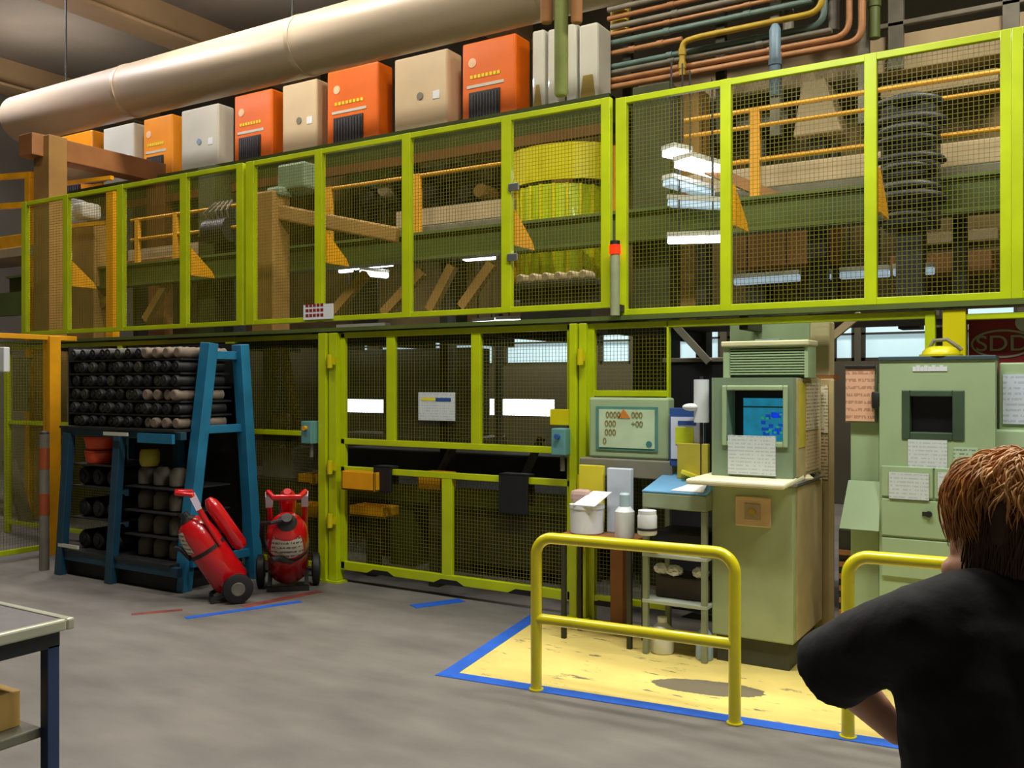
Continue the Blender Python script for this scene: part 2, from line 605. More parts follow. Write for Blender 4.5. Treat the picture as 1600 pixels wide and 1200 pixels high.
# painted floor of the operator station, taped round with blue
c0 = G(700, 1054); c1 = G(1425, 1168); c2 = c1 + (c1 - c0).normalized() * 1.2
ux = (c2 - c0).normalized(); uy = (G(832, 966) - c0).normalized()
cr = [c0, c2, c2 + uy * 1.6, c0 + uy * 1.6]
b = MB(); b.prism([(p.x, p.y, 0.0) for p in cr], (0, 0, 0.002))
cc = G(1105, 1075)
o = b.build('floor_paint', yellow_floor_mat(cc.x, cc.y))
tag(o, 'worn yellow painted floor area under the operator station', 'floor marking')


def tape(a, b_, wd, mat, label, z=0.0035):
    a, b_ = Vector(a), Vector(b_)
    t = (b_ - a).normalized(); nn = Vector((-t.y, t.x, 0)) * wd / 2
    m = MB(); m.prism([a - nn, b_ - nn, b_ + nn, a + nn], (0, 0, z))
    o = m.build('floor_tape', mat)
    return tag(o, label, 'floor tape')


tape(c0 - ux * .06, c2, 0.1, bluetape, 'long blue floor tape along the front edge of the yellow floor', 0.0036)
tape(c0 - uy * .03, c0 + uy * 1.6, 0.1, bluetape, 'blue floor tape along the left edge of the yellow floor', 0.0048)
tape(G(645, 948), G(722, 938), 0.13, bluetape, 'short blue tape patch in front of the gate', 0.003)
tape(G(290, 966), G(470, 940), 0.07, bluetape, 'thin blue floor tape in front of the fire extinguishers', 0.003)
tape(G(380, 948), G(500, 924), 0.09, redtape, 'worn red floor stripe beside the fire extinguishers', 0.002)
tape(G(205, 960), G(285, 953), 0.06, redtape, 'worn red floor stripe in front of the blue rack', 0.002)

# ================================================================ mezzanine and fences
YF = 6.2
ZT, ZBt = 3.86, 2.31


def wires(m, x0, x1, z0, z1, y, step=0.029, t=0.0026):
    n = max(1, int(round((x1 - x0) / step)))
    for i in range(n + 1):
        x = x0 + (x1 - x0) * i / n
        m.bb(x - t / 2, x + t / 2, y - t / 2, y + t / 2, z0, z1)
    n = max(1, int(round((z1 - z0) / step)))
    for i in range(n + 1):
        z = z0 + (z1 - z0) * i / n
        m.bb(x0, x1, y - t / 2, y + t / 2, z - t / 2, z + t / 2)
    return m


def fence(name, label, xs, z0, z1, pw, y=YF, mids=(), zpost=None, brace=(), mesh_rows=None, pt=0.05):
    """xs: post centres. One fence section: posts, rails, a wire mesh per bay, gusset plates."""
    t = thing(name, label, 'fence', ((xs[0] + xs[-1]) / 2, y, zpost if zpost is not None else z0))
    for i, x in enumerate(xs):
        m = MB(); m.bb(x - pw[i] / 2, x + pw[i] / 2, y - pt / 2, y + pt / 2, zpost if zpost is not None else z0, z1)
        p = m.build('post', lime, t, bevel=.004)
        if i in brace:
            g = MB()
            g.prism([(x + pw[i] * .35, y + pt / 2, 3.12), (x + pw[i] * .35, y + pt / 2, 2.84), (x + pw[i] * .35, y + pt / 2 + .3, 2.84), (x + pw[i] * .35, y + pt / 2 + .27, 2.9)], (.025, 0, 0))
            g.build('gusset_plate', orangey, p)
    for zz in [z0 + .0225, z1 - .0225] + list(mids):
        m = MB(); m.bb(xs[0], xs[-1], y - .021, y + .021, zz - .0225, zz + .0225)
        m.build('rail', lime, t, bevel=.004)
    zz = sorted([z0 + .04, z1 - .04] + list(mids))
    for i in range(len(xs) - 1):
        for a, b_ in zip(zz[:-1], zz[1:]):
            if mesh_rows is not None and (a, b_) == mesh_rows:
                continue
            m = wires(MB(), xs[i] + pw[i] / 2, xs[i + 1] - pw[i + 1] / 2, a, b_, y + .012)
            m.build('wire_mesh', limewire, t)
    return t


def xl(l):
    return [XP(p, YF) for p in l]


fence('upper_fence', 'yellow wire mesh fence section at the far left of the upper level', xl([40, 105, 190, 289, 377]), ZBt, ZT, [.09, .09, .1, .1, .09], brace=(1, 3))
fence('upper_fence', 'yellow wire mesh fence section in the middle of the upper level', xl([393, 500, 637, 793, 948]), ZBt, ZT, [.11, .09, .09, .09, .075], brace=(1, 3))
fence('upper_fence', 'yellow wire mesh fence section at the right of the upper level', xl([972, 1135, 1361, 1572]), ZBt - .06, ZT - .02, [.085, .075, .075, .06], brace=(1, 2))
fence('upper_fence', 'yellow wire mesh fence section cut off by the right edge of the photo', xl([1590, 1700, 1850]), ZBt - .06, ZT - .02, [.06, .06, .06])
# floor of the upper level
t = thing('mezzanine_deck', 'dark green steel deck carrying the upper fence', 'deck', (-5, 7, 2.12))
m = MB(); m.bb(-10.9, 2.5, 6.14, 6.27, 2.215, 2.247); m.build('edge_beam', mgreen, t)
xdk = XP(1005, 6.27)
m = MB(); m.bb(-10.9, xdk, 6.27, 8.1, 2.22, 2.247); m.build('deck_plate', dkolive, t)
m = MB(); m.bb(xdk, 2.5, 7.3, 8.1, 2.22, 2.247); m.build('deck_plate', dkolive, t)
for x in range(-10, -1):
    m = MB(); m.bar((x, 6.27, 2.17), (x, 8.1, 2.17), .06, .09)
    m.build('joist', dkolive, t)
for i, px in enumerate((70, 430, 1022, 1480)):
    m = MB(); x = XP(px, 7.6); m.bb(x - .09, x + .09, 7.5, 7.7, 0, 2.17)
    m.build('column', mgreen2, t, bevel=.005)
# small notice on the rail
sg = thing('notice_plate', 'small red and white notice fixed to the bottom rail of upper fence', 'sign', W(497, 490, YF - .05))
m = MB(); a, b_ = W(474, 500, YF - .04), W(520, 474, YF - .04); m.bb(a.x, b_.x, YF - .04, YF - .03, a.z, b_.z); m.build('plate', white, sg)
m = MB()
for i in range(3):
    for j in range(5):
        x = a.x + .03 + j * .05 * .9; z = a.z + .025 + i * .045
        m.bb(x, x + .033, YF - .043, YF - .04, z, z + .026)
m.build('printing', redsign, sg)

# ---------------- lower fences
X_ = XP
fence('lower_fence', 'lime wire mesh fence behind the blue rack and the fire extinguishers', [X_(12, YF), X_(190, YF), X_(362, YF), X_(505, YF)], .1, 2.2, [.08, .08, .13, .05], mids=(1.3,), zpost=0)
# wing fence at the left, running towards the camera
xw = -9.05
t = thing('wing_fence', 'amber topped wire mesh fence left of the blue rack', 'fence', (xw, 5, 0))
m = MB(); m.bb(xw - .06, xw + .06, 5.58, 5.7, 0, 2.24); m.build('post', orangey, t, bevel=.004)
m = MB(); m.bb(xw - .05, xw + .05, 3.6, 3.7, 0, 2.2); m.build('post', lime, t, bevel=.004)
m = MB(); m.bb(xw - .03, xw + .03, 3.6, 5.9, 2.2, 2.25); m.build('top_rail', orangey, t, bevel=.004)
m = MB(); m.bb(xw - .02, xw + .02, 3.6, 5.64, .06, .11); m.build('bottom_rail', lime, t, bevel=.004)
m = MB(); tt = .0026
n = 66
for i in range(n + 1):
    y = 3.7 + 1.9 * i / n; m.bb(xw - tt / 2, xw + tt / 2, y - tt / 2, y + tt / 2, .1, 2.2)
n = 72
for i in range(n + 1):
    z = .1 + 2.1 * i / n; m.bb(xw - tt / 2, xw + tt / 2, 3.7, 5.6, z - tt / 2, z + tt / 2)
m.build('wire_mesh', limewire, t)
# gate posts
gp = []
for px, lab, wd in ((521, 'stout lime gate post beside the right fire extinguisher', .2), (910, 'lime gate post left of the text panel', .13)):
    x = X_(px, YF)
    t = thing('gate_post', lab, 'post', (x, YF - .02, 0))
    m = MB(); m.bb(x - wd / 2, x - wd / 2 + wd * .46, YF - .09, YF + .03, 0, 2.2); m.bb(x + wd / 2 - wd * .46, x + wd / 2, YF - .07, YF + .03, .02, 2.2); m.build('shaft', lime, t, bevel=.005)
    m = MB(); m.bb(x - wd * .7, x + wd * .7, YF - .1, YF + .04, 0, .018); m.build('base_plate', lime, t)
    for z in (.55, 1.02, 1.95):
        m = MB(); m.cyl((x + wd * .3, YF - .11, z - .06), (x + wd * .3, YF - .11, z + .06), .024); m.bb(x + wd * .05, x + wd * .55, YF - .1, YF - .085, z - .03, z + .03); m.build('hinge', yel, t, smooth=True)
    tb = MB(); bx = x - wd / 2 - .07 if px < 700 else x - wd / 2 - .05
    tb.bb(bx - .06, bx + .06, YF - .17, YF - .03, 1.22, 1.42)
    o = tb.build('switch_box', teal, t, bevel=.008)
    kb = MB(); kb.cyl((bx, YF - .17, 1.36), (bx, YF - .2, 1.36), .02); kb.build('button', orangey if px < 700 else bluebinder, o, smooth=True)
    kb = MB(); kb.cyl((bx, YF - .1, 1.22), (bx, YF - .1, 1.1), .018); kb.build('cable_gland', greypipe, o, smooth=True)
    if px > 700:
        lb = MB(); lb.bb(bx - .12, bx + .06, YF - .08, YF - .05, 1.44, 1.56); lb.build('latch_plate', yel, t, bevel=.004)
# gate
x0, x1 = X_(535, YF), X_(896, YF)
t = thing('wire_mesh_gate', 'wide lime machine gate with wire mesh and paper notice', 'gate', ((x0 + x1) / 2, YF, .11))


def zq(px, py):
    return ZP(px, py, YF)


zt, zr1, zr2, zb = 2.2, 1.245, 1.0, .12
for nm, z, h in (('top_rail', zt - .02, .05), ('middle_rail', zr1, .05), ('handrail', zr2, .05), ('bottom_rail', zb + .03, .075)):
    m = MB(); m.bb(x0, x1, YF - .022, YF + .022, z - h / 2, z + h / 2); m.build(nm, lime, t, bevel=.004)
for x in (x0 + .02, x1 - .02):
    m = MB(); m.bb(x - .025, x + .025, YF - .022, YF + .022, zb, zt); m.build('stile', lime, t, bevel=.004)
mx = [X_(612, YF), X_(745, YF)]
for x in mx:
    m = MB(); m.bb(x - .045, x + .045, YF - .02, YF + .02, zr1, zt); m.build('mullion', lime, t, bevel=.004)
xm = X_(700, YF)
m = MB(); m.bb(xm - .05, xm + .05, YF - .02, YF + .02, zb, zr2); m.build('mullion', lime, t, bevel=.004)
ex = [x0 + .045] + mx + [x1 - .045]
for a, b_ in zip(ex[:-1], ex[1:]):
    wires(MB(), a, b_, zr1, zt - .04, YF + .012).build('wire_mesh', limewire, t)
for a, b_ in ((x0 + .045, xm), (xm, x1 - .045)):
    wires(MB(), a, b_, zb + .06, zr2, YF + .012).build('wire_mesh', limewire, t)
# dark worn patches in the bottom rail
for i in range(5):
    m = MB()
    x = x0 + .45 + i * .72
    m.prism([(x - .16, YF - .024, zb - .01), (x + .16, YF - .024, zb - .01), (x + .08, YF - .024, zb + .03), (x - .08, YF - .024, zb + .03)], (0, .047, 0))
    m.build('rubber_bump', blackm, t)
# paper on the gate
pz0, pz1 = zq(684, 657), zq(684, 613)
t = thing('paper_notice', 'white paper notice with coloured heading on the gate mesh', 'notice', (X_(684, YF), YF - .03, pz0))
m = MB(); m.bb(X_(655, YF), X_(712, YF), YF - .012, YF - .006, pz0, pz1); m.build('sheet', printed, t)
m = MB(); m.bb(X_(660, YF), X_(682, YF), YF - .014, YF - .012, pz1 - .07, pz1 - .045); m.build('heading', yellowpaper, t)
m = MB(); m.bb(X_(682, YF), X_(706, YF), YF - .014, YF - .012, pz1 - .075, pz1 - .045); m.build('heading', bluebinder, t)
# black covers hanging on the gate handrail
for p0, p1, yb, lab in ((590, 617, 767, 'small black cover hanging on the left of the gate handrail'), (785, 830, 800, 'large black cover hanging on the right of the gate handrail')):
    m = MB(); z0 = ZP(p0, yb, YF)
    a, b_ = X_(p0, YF), X_(p1, YF)
    m.bb(a, b_, YF - .06, YF - .03, z0, zr2 + .05); m.bb(a, b_, YF - .06, YF + .06, zr2 + .03, zr2 + .05); m.bb(a, b_, YF + .03, YF + .06, z0 + .06, zr2 + .03)
    single(m, 'rail_cover', blackm, lab, 'cover', bevel=.008)
# fence to the right of the gate, as far as the cabinets
xr = [X_(926, YF), X_(1045, YF)]
fence('lower_fence', 'lime wire mesh fence behind the text panel right of the gate', xr, .14, 2.2, [.05, .016], mids=(1.68,), zpost=0)
t = thing('header_rail', 'lime header beam running above the vented console', 'rail', (X_(1250, YF), YF, 2.14))
m = MB(); m.bb(xr[1] - .02, X_(1455, YF), YF - .025, YF + .025, 2.152, 2.2); m.build('rail', lime, t, bevel=.004)
m = MB(); m.bb(X_(1446, YF), X_(1462, YF), YF - .03, YF + .03, 0, 2.2); m.build('post', lime, t, bevel=.004)
t = thing('portal_frame', 'lime portal frame beside the dark red sign', 'frame', (X_(1495, YF), YF, 0))
m = MB(); m.bb(X_(1474, YF), X_(1510, YF), YF - .04, YF + .04, 0, 2.2); m.build('post', yel, t, bevel=.004)
m = MB(); m.bb(X_(1496, YF), X_(1720, YF), YF - .03, YF + .03, 2.135, 2.17); m.build('top_rail', lime, t, bevel=.004)
m = MB(); m.bb(X_(1690, YF), X_(1720, YF), YF - .04, YF + .04, 0, 2.135); m.build('post', yel, t, bevel=.004)
# signal tower
bx = W(961, 480, YF - .12)
t = thing('signal_tower', 'slim signal post with lit red lamp in front of upper fence', 'signal lamp', (bx.x, bx.y, bx.z - .06))
zl0, zl1 = ZP(961, 397, YF - .12), ZP(961, 383, YF - .12)
m = MB(); m.cyl((bx.x, bx.y, bx.z - .06), (bx.x, bx.y, zl0), .034); m.build('pole', M('dull signal pole', (150, 156, 120), .5), t, smooth=True)
m = MB(); m.cyl((bx.x, bx.y, zl0), (bx.x, bx.y, zl1), .042); m.build('lamp', redlit, t, smooth=True)
m = MB(); m.cyl((bx.x, bx.y, zl1), (bx.x, bx.y, zl1 + .03), .036); m.build('cap', blackm, t, smooth=True)
m = MB(); m.bb(bx.x - .03, bx.x + .03, bx.y, YF - .02, bx.z - .03, bx.z + .02); m.build('bracket', darkm, t)

# ================================================================ machine behind the fence, upper level
YM = 7.8
t = thing('machine_frame', 'long dark green machine frame behind the upper fence', 'machine', (-5, YM, 0))
m = MB(); m.bb(-13.5, 2.5, YM - .05, YM + .05, 3.05, 3.32); m.bb(-13.5, 2.5, YM - .1, YM + .1, 3.3, 3.33); m.bb(-13.5, 2.5, YM - .1, YM + .1, 3.04, 3.07); m.build('lower_beam', mgreen, t)
m = MB(); m.bb(-13.5, XP(958, 8.7), 8.65, 8.8, 4.45, 4.72); m.bb(-13.5, XP(958, 8.7), 8.6, 9.9, 4.69, 4.73); m.build('upper_beam', mgreen, t)
m = MB(); m.bb(-13.5, XP(958, 8.7), 8.62, 8.66, 4.33, 4.44); m.build('brown_strip', brown, t)
m = MB(); m.bb(-14, 3.5, 10.2, 10.3, 2.5, 4.9); m.build('back_cladding', brownpanel, t)
for p0, y0, p1, y1 in ((140, 500, 205, 432), (228, 500, 268, 432), (520, 490, 572, 428), (600, 490, 660, 425), (672, 485, 708, 415), (722, 480, 770, 412)):
    m = MB(); m.bar(W(p0, y0, YM), W(p1, y1, YM), .1, .08, up=(0, 1, 0)); m.build('brace', tan, t)
for px, wd, mt in ((1022, .36, mgreen2), (330, .3, mgreen2)):
    x = XP(px, 8.0); m = MB(); m.bb(x - wd / 2, x + wd / 2, 7.92, 8.2, 0, 4.5); m.build('column', mt, t, bevel=.006)
# recessed plates and boxes on the cladding, seen through the mesh
for p0, p1, y0, y1, Y, mt in ((415, 470, 268, 300, 9.4, sagedk), (655, 720, 222, 262, 8.95, greywhite), (728, 792, 214, 250, 8.95, beige), (545, 612, 248, 285, 8.95, sagelt), (625, 645, 262, 300, 8.9, darkm), (800, 860, 205, 222, 8.9, greypipe), (570, 620, 290, 322, 9.0, dkolive),
                              (660, 760, 280, 318, 9.2, greyjar), (1150, 1230, 165, 205, 9.8, greypipe), (1375, 1560, 105, 155, 9.8, beige), (1400, 1560, 355, 385, 9.5, beige),
                              (1150, 1300, 335, 420, 9.6, brown), (1390, 1550, 390, 430, 9.6, brown), (210, 270, 300, 345, 9.4, greypipe), (1020, 1075, 170, 230, 8.6, sagedk)):
    a, b_ = W(p0, y1, Y), W(p1, y0, Y)
    m = MB(); m.bb(a.x, b_.x, Y, Y + .5, a.z, b_.z)
    m.build('housing', mt, t, bevel=.01)
for px in (560, 700, 860, 1180, 1290, 1420):
    x = XP(px, 9.9); m = MB(); m.bb(x - .1, x + .1, 9.9, 10.2, 2.3, 4.4); m.build('stiffener', dkolive, t)
# round motor ends between the beams
for px, py, r, mt in ((598, 296, .1, beige), (748, 298, .09, tan), (700, 268, .08, greyjar), (570, 306, .12, darkm), (668, 300, .11, darkm), (725, 302, .1, darkm), (250, 345, .12, darkm)):
    q = W(px, py, 8.9)
    m = MB(); m.tube([q, q + Vector((0, .03, 0)), q + Vector((0, .3, 0))], [r * .8, r, r], 22); m.build('motor_end', mt, t, smooth=True)
# pale conveyor beams
t = thing('conveyor_beam', 'pale beige conveyor beam left of the yellow roller drum', 'conveyor', (-4, 8.1, 3.3))
def conveyor(t, xa, xb, legs):
    m = MB(); m.bb(xa, xb, 8.08, 8.3, 3.47, 3.66); m.build('side_plate', beige, t, bevel=.006)
    m = MB(); m.bb(xa, xb, 8.0, 8.08, 3.36, 3.45); m.build('lower_plate', greypipe, t, bevel=.006)
    m = MB(); m.bb(xa, xb, 8.05, 8.3, 3.45, 3.47); m.build('belt', blackm, t)
    for px in legs:
        m = MB(); x = XP(px, 8.2); m.bb(x - .05, x + .05, 8.12, 8.28, 0, 3.36); m.build('leg', dkolive, t)


conveyor(t, XP(620, 8.1), XP(800, 8.1), (700,))
t = thing('conveyor_beam', 'pale beige conveyor beam behind the right upper fence', 'conveyor', (-.5, 8.1, 3.3))
conveyor(t, XP(1075, 8.1), 2.5, (1100, 1500))
t = thing('conveyor_beam', 'pale grey conveyor beam at the far left behind upper fence', 'conveyor', (XP(270, 8.1), 8.1, 3.2))
m = MB(); m.bb(XP(205, 8.1), XP(335, 8.1), 8.05, 8.3, 3.42, 3.58); m.build('side_plate', beige, t, bevel=.006)
m = MB(); m.bb(XP(205, 8.1), XP(335, 8.1), 7.98, 8.05, 3.33, 3.42); m.build('lower_plate', brown, t, bevel=.006)
for px in (220, 320):
    m = MB(); x = XP(px, 8.2); m.bb(x - .05, x + .05, 8.12, 8.28, 0, 3.42); m.build('leg', dkolive, t)


# amber walkway railings
def railing(label, p0, p1, zs, posts, Y=7.83):
    t = thing('walkway_railing', label, 'railing', (XP((p0 + p1) / 2, Y), Y, 3.33))
    for z in zs:
        m = MB(); m.cyl((XP(p0, Y), Y, z), (XP(p1, Y), Y, z), .02, 10); m.build('rail', amberrail, t, smooth=True)
    for px in posts:
        m = MB(); x = XP(px, Y); m.bb(x - .04, x + .04, Y - .025, Y + .025, 3.33, max(zs) + .02); m.build('post', amberrail, t, bevel=.004)
    return t


railing('amber walkway railing in front of the pale beam, middle of upper level', 512, 792, (3.95,), (515, 653))
railing('three bar amber walkway railing behind the right upper fence', 1070, 1575, (3.66, 3.95, 4.09), (1180,))
railing('thin amber railing behind the left upper fence', 205, 378, (3.66, 3.92), (275, 215))
# dark motors and hose bundles
for px, py, Y, n, lab in ((352, 335, 7.9, 16, 'dark oily motor with cables behind the left upper fence'), (1418, 205, 7.4, 34, 'tall dark bundle of hose coils behind the right upper fence')):
    c = W(px, py, Y)
    hh = .95 if n > 20 else .55
    wd = .46 if n > 20 else .42
    t = thing('hose_bundle' if n > 20 else 'electric_motor', lab, 'machine part', (c.x, Y, c.z - hh * .75))
    zb_ = c.z - hh * .75
    m = MB(); m.bb(c.x - wd * .42, c.x + wd * .42, Y, Y + .3, zb_, zb_ + hh); m.build('core', darkm, t, bevel=.03)
    if n > 20:
        for i in range(9):
            z = zb_ + .06 + i * .1
            m = MB()
            pts = [(c.x + wd * .5 * math.cos(a) , Y - .05 - .1 * abs(math.sin(a)), z + .05 * math.sin(a)) for a in [PI * q / 12 for q in range(13)]]
            pts = [(c.x + (p[0] - c.x) * (.8 + .35 * ((i * 37) % 10) / 10), p[1], p[2] + .03 * ((i * 53) % 7 - 3) / 3) for p in pts]
            m.tube(pts, .024 + .014 * ((i * 29) % 5) / 4, 10)
            m.build('hose', [darkm, blackm, darkm][i % 3], t, smooth=True)
        m = MB(); m.ell((c.x, Y + .1, zb_ + hh), (.16, .16, .07)); m.build('cap', darkm, t, smooth=True)
    else:
        m = MB(); m.cyl((c.x - .2, Y - .08, zb_ + .2), (c.x + .2, Y - .08, zb_ + .2), .15); m.build('drum', darkm, t, smooth=True)
        m = MB()
        for i in range(5):
            m.tube([(c.x - .18 + i * .09, Y - .1, zb_ + .3), (c.x - .2 + i * .1, Y - .16, zb_ + .42), (c.x - .1 + i * .07, Y - .05, zb_ + .56)], .016, 8)
        m.build('cable', greyjar, t, smooth=True)
    m = MB(); m.bb(c.x - .09, c.x + .09, Y + .05, Y + .25, 2.247, zb_); m.build('pedestal', darkm, t)
# light grey blower on the right
c = W(1275, 165, 8.4)
t = thing('blower', 'pale grey blower with sloping hood right of the amber post', 'blower', (c.x, 8.4, 2.3))
m = MB(); m.prism([(c.x - .18, 8.3, c.z - .28), (c.x + .24, 8.3, c.z - .28), (c.x + .1, 8.3, c.z + .2), (c.x - .1, 8.3, c.z + .2)], (0, .4, 0)); m.build('hood', beige, t, bevel=.02)
m = MB(); m.bb(c.x - .08, c.x + .08, 8.42, 8.6, 0, c.z - .28); m.build('stand', dkolive, t)
# tan columns and girders
t = thing('gantry_frame', 'brown gantry frame rising at the far left of the upper level', 'gantry', (XP(75, 7.0), 7.0, 0))
x = XP(76, 7.0); ztop = ZP(76, 215, 7.0)
m = MB(); m.bb(x - .17, x + .17, 6.9, 7.15, 0, ztop); m.build('column', tan, t, bevel=.01)
x2 = XP(60, 6.7)
m = MB(); m.bar((x - .1, 6.75, ztop - .13), (x - .1, 8.75, ztop - .13), .3, .28); m.build('girder', brown, t, bevel=.01)
m = MB(); m.bb(x - .2, x + .2, 8.6, 8.75, 2.3, ztop - .27); m.build('column', brown, t, bevel=.01)
m = MB(); m.ell((XP(125, 8.2), 8.2, ZP(125, 262, 8.2)), (.45, .5, .22)); m.build('lamp_housing', beige, t, smooth=True)
# rails and beam at the very left
t = thing('loading_platform', 'amber edged loading platform at the left edge of the photo', 'platform', (-13, 6.4, 0))
YL = 6.9
zz = ZP(20, 378, YL)
xp1 = XP(46, YL)
m = MB(); m.bb(-15.5, xp1, YL, YL + .1, zz - .08, zz + .09); m.build('edge_beam', orangey, t, bevel=.005)
m = MB(); m.bb(-15.5, xp1, YL - .02, YL + .6, zz - .2, zz - .08); m.build('platform_plate', beige, t, bevel=.005)
for py in (276, 322):
    z = ZP(25, py, YL)
    m = MB(); m.bar((xp1 - 2.4, YL - .6, z), (xp1, YL + .05, z), .06, .07); m.build('rail', orangey, t)
for xq in (xp1 - .06, -12.6, -14.6):
    m = MB(); m.bb(xq - .05, xq + .05, YL, YL + .1, 0, ZP(25, 272, YL)); m.build('post', orangey, t)
m = MB(); m.bb(-15.5, -11.6, YL - .02, YL + .08, 2.65, 2.95); m.build('lower_beam', mgreen, t)
# pale covers and rails near the gantry
c = W(90, 335, 7.7)
t = thing('control_box', 'white cornered machine cover with amber rails left of first upper fence posts', 'machine part', (c.x, 7.7, 2.3))
m = MB(); m.bb(c.x + .02, c.x + .34, 7.6, 7.95, c.z - .2, c.z + .2); m.build('cover', whitepl, t, bevel=.05)
m = MB(); m.bb(c.x + .48, c.x + .72, 7.6, 7.9, c.z - .12, c.z + .1); m.build('cover', greywhite, t, bevel=.05)
m = MB(); m.bb(c.x - .1, c.x + .9, 7.65, 7.9, 2.3, c.z - .2); m.build('body', tan, t, bevel=.02)
for dz in (.36, -.22):
    m = MB(); m.bar((c.x - .05, 7.5, c.z + dz), (XP(175, 7.5), 7.5, c.z + dz - .06), .05, .05); m.build('rail', orangey, t)
m = MB(); xq = XP(175, 7.5); m.bb(xq - .07, xq + .07, 7.46, 7.56, 2.25, ZP(175, 300, 7.5)); m.build('post', orangey, t)
# tan column in the middle, with its sloping arm
c = W(415, 400, 7.0)
t = thing('tan_pillar', 'tan pillar with sloping arm behind the left half of middle upper fence', 'pillar', (c.x, 7.0, 2.247))
zt_ = ZP(415, 300, 7.0)
m = MB(); m.bb(c.x - .16, c.x + .16, 6.95, 7.2, 2.247, zt_); m.build('shaft', tan, t, bevel=.02)
m = MB(); m.bar(W(425, 330, 7.05), W(622, 368, 7.45), .12, .16); m.build('arm', tan, t, bevel=.02)
m = MB(); m.bb(c.x + .06, c.x + .46, 7.1, 7.4, zt_ + .02, zt_ + .3); m.bb(c.x, c.x + .2, 7.0, 7.2, zt_ - .05, zt_ + .05); m.build('gearbox', sagedk, t, bevel=.03)
t = thing('brown_girder', 'sloping brown girder behind the bright tubes', 'girder', W(1040, 260, 7.6))
m = MB(); m.bar(W(1062, 246, 7.66), W(1215, 310, 7.92), .07, .09); m.build('girder', brown, t)
m = MB(); x = XP(1065, 8.2); m.bb(x - .16, x + .16, 8.22, 8.5, 2.247, 4.5); m.build('post', tan, t)
# yellow roller drum with curved guard
ca = W(876, 250, 7.3); R_ = .43
YD = 8.35
xc = XP(872, YD); R_ = abs(XP(952, YD) - XP(796, YD)) / 2
t = thing('roller_drum', 'yellow slatted roller drum under a curved yellow guard band', 'roller drum', (xc, YD, 2.247))


def arcband(r0, r1, z0, z1, a0, a1, n, yc):
    m = MB()
    inn, out = [], []
    for i in range(n + 1):
        a = a0 + (a1 - a0) * i / n
        out.append((xc + r1 * math.cos(a), yc - r1 * math.sin(a) * .72)); inn.append((xc + r0 * math.cos(a), yc - r0 * math.sin(a) * .72))
    for i in range(n):
        q = [out[i], out[i + 1], inn[i + 1], inn[i]]
        m.prism([(x, y, z0) for x, y in q], (0, 0, z1 - z0))
    bm = m
    return bm


gz0, gz1 = ZP(876, 279, YD - .3), ZP(876, 222, YD - .3)
arcband(R_ - .02, R_, gz0, gz1, 0, PI, 22, YD + .1).build('guard_band', yel, t, smooth=False)
dz0, dz1 = ZP(876, 445, YD - .2), ZP(876, 290, YD - .2)
m = MB(); m.tube([(xc, YD + .12, dz0), (xc, YD + .12, dz1)], R_ * .8, 32); m.build('drum', lime, t, smooth=True)
for i in range(11):
    a = PI * (i + .5) / 11
    m = MB(); x, y = xc + R_ * .82 * math.cos(a), YD + .12 - R_ * .82 * math.sin(a)
    m.tube([(x, y, dz0), (x, y, dz1)], .018, 8); m.build('slat', yel, t, smooth=True)
m = MB(); m.tube([(xc, YD + .12, dz1), (xc, YD + .12, gz0 + .1)], .12, 20); m.build('shaft', brown, t, smooth=True)
for sx in (-1, 1):
    m = MB(); m.bb(xc + sx * R_ - .03, xc + sx * R_ + .03, YD + .08, YD + .16, dz0 - .1, gz1); m.build('guard_post', orangey, t, bevel=.005)
m = MB(); m.bb(xc - R_ * .9, xc + R_ * .9, YD - .1, YD + .5, dz0 - .12, dz0); m.build('base', dkolive, t)
for px in (907,):
    m = MB(); x = XP(px, YD + .1); m.bb(x - .05, x + .05, YD + .05, YD + .15, 0, dz0 - .12); m.build('leg', dkolive, t)
# tan rollers in front of the drum
YR = YF + .42
z_ = ZP(865, 441, YR)
t = thing('roller_tray', 'dark tray holding tan rollers below the yellow drum', 'tray', (XP(865, YR), YR, 2.247))
m = MB(); m.bb(XP(800, YR), XP(940, YR), YR - .1, YR + .14, z_ - .045, z_); m.build('tray_plate', dkolive, t, bevel=.004)
m = MB(); m.bb(XP(815, YR), XP(925, YR), YR - .02, YR + .06, 2.247, z_ - .045); m.build('support', dkolive, t)
proto = None
for i in range(6):
    px = 817 + i * 19.5
    x = XP(px, YR)
    if proto is None:
        m = MB(); m.tube([(0, -.05, .041), (0, -.035, .041), (0, .1, .041), (0, .115, .041)], [.03, .04, .04, .03], 18)
        proto = m.build('tan_roller', beige, smooth=True)
        o = proto
    else:
        o = proto.copy(); C.objects.link(o)
    o.location = (x, YR, z_)
    tag(o, 'small tan roller, %s from the left on the tray below the yellow drum' % ORD[i], 'roller', 'tan rollers below the yellow drum')
# silver latch tags beside the drum
for px, py, lab in ((802, 292, 'silver tag on the post left of the drum guard'), (800, 402, 'silver clip low on the post left of the drum')):
    c = W(px, py, YF - .04)
    m = MB(); m.bb(c.x - .045, c.x + .045, YF - .045, YF - .026, c.z - .03, c.z + .03)
    single(m, 'silver_tag', steel, lab, 'tag', bevel=.004)

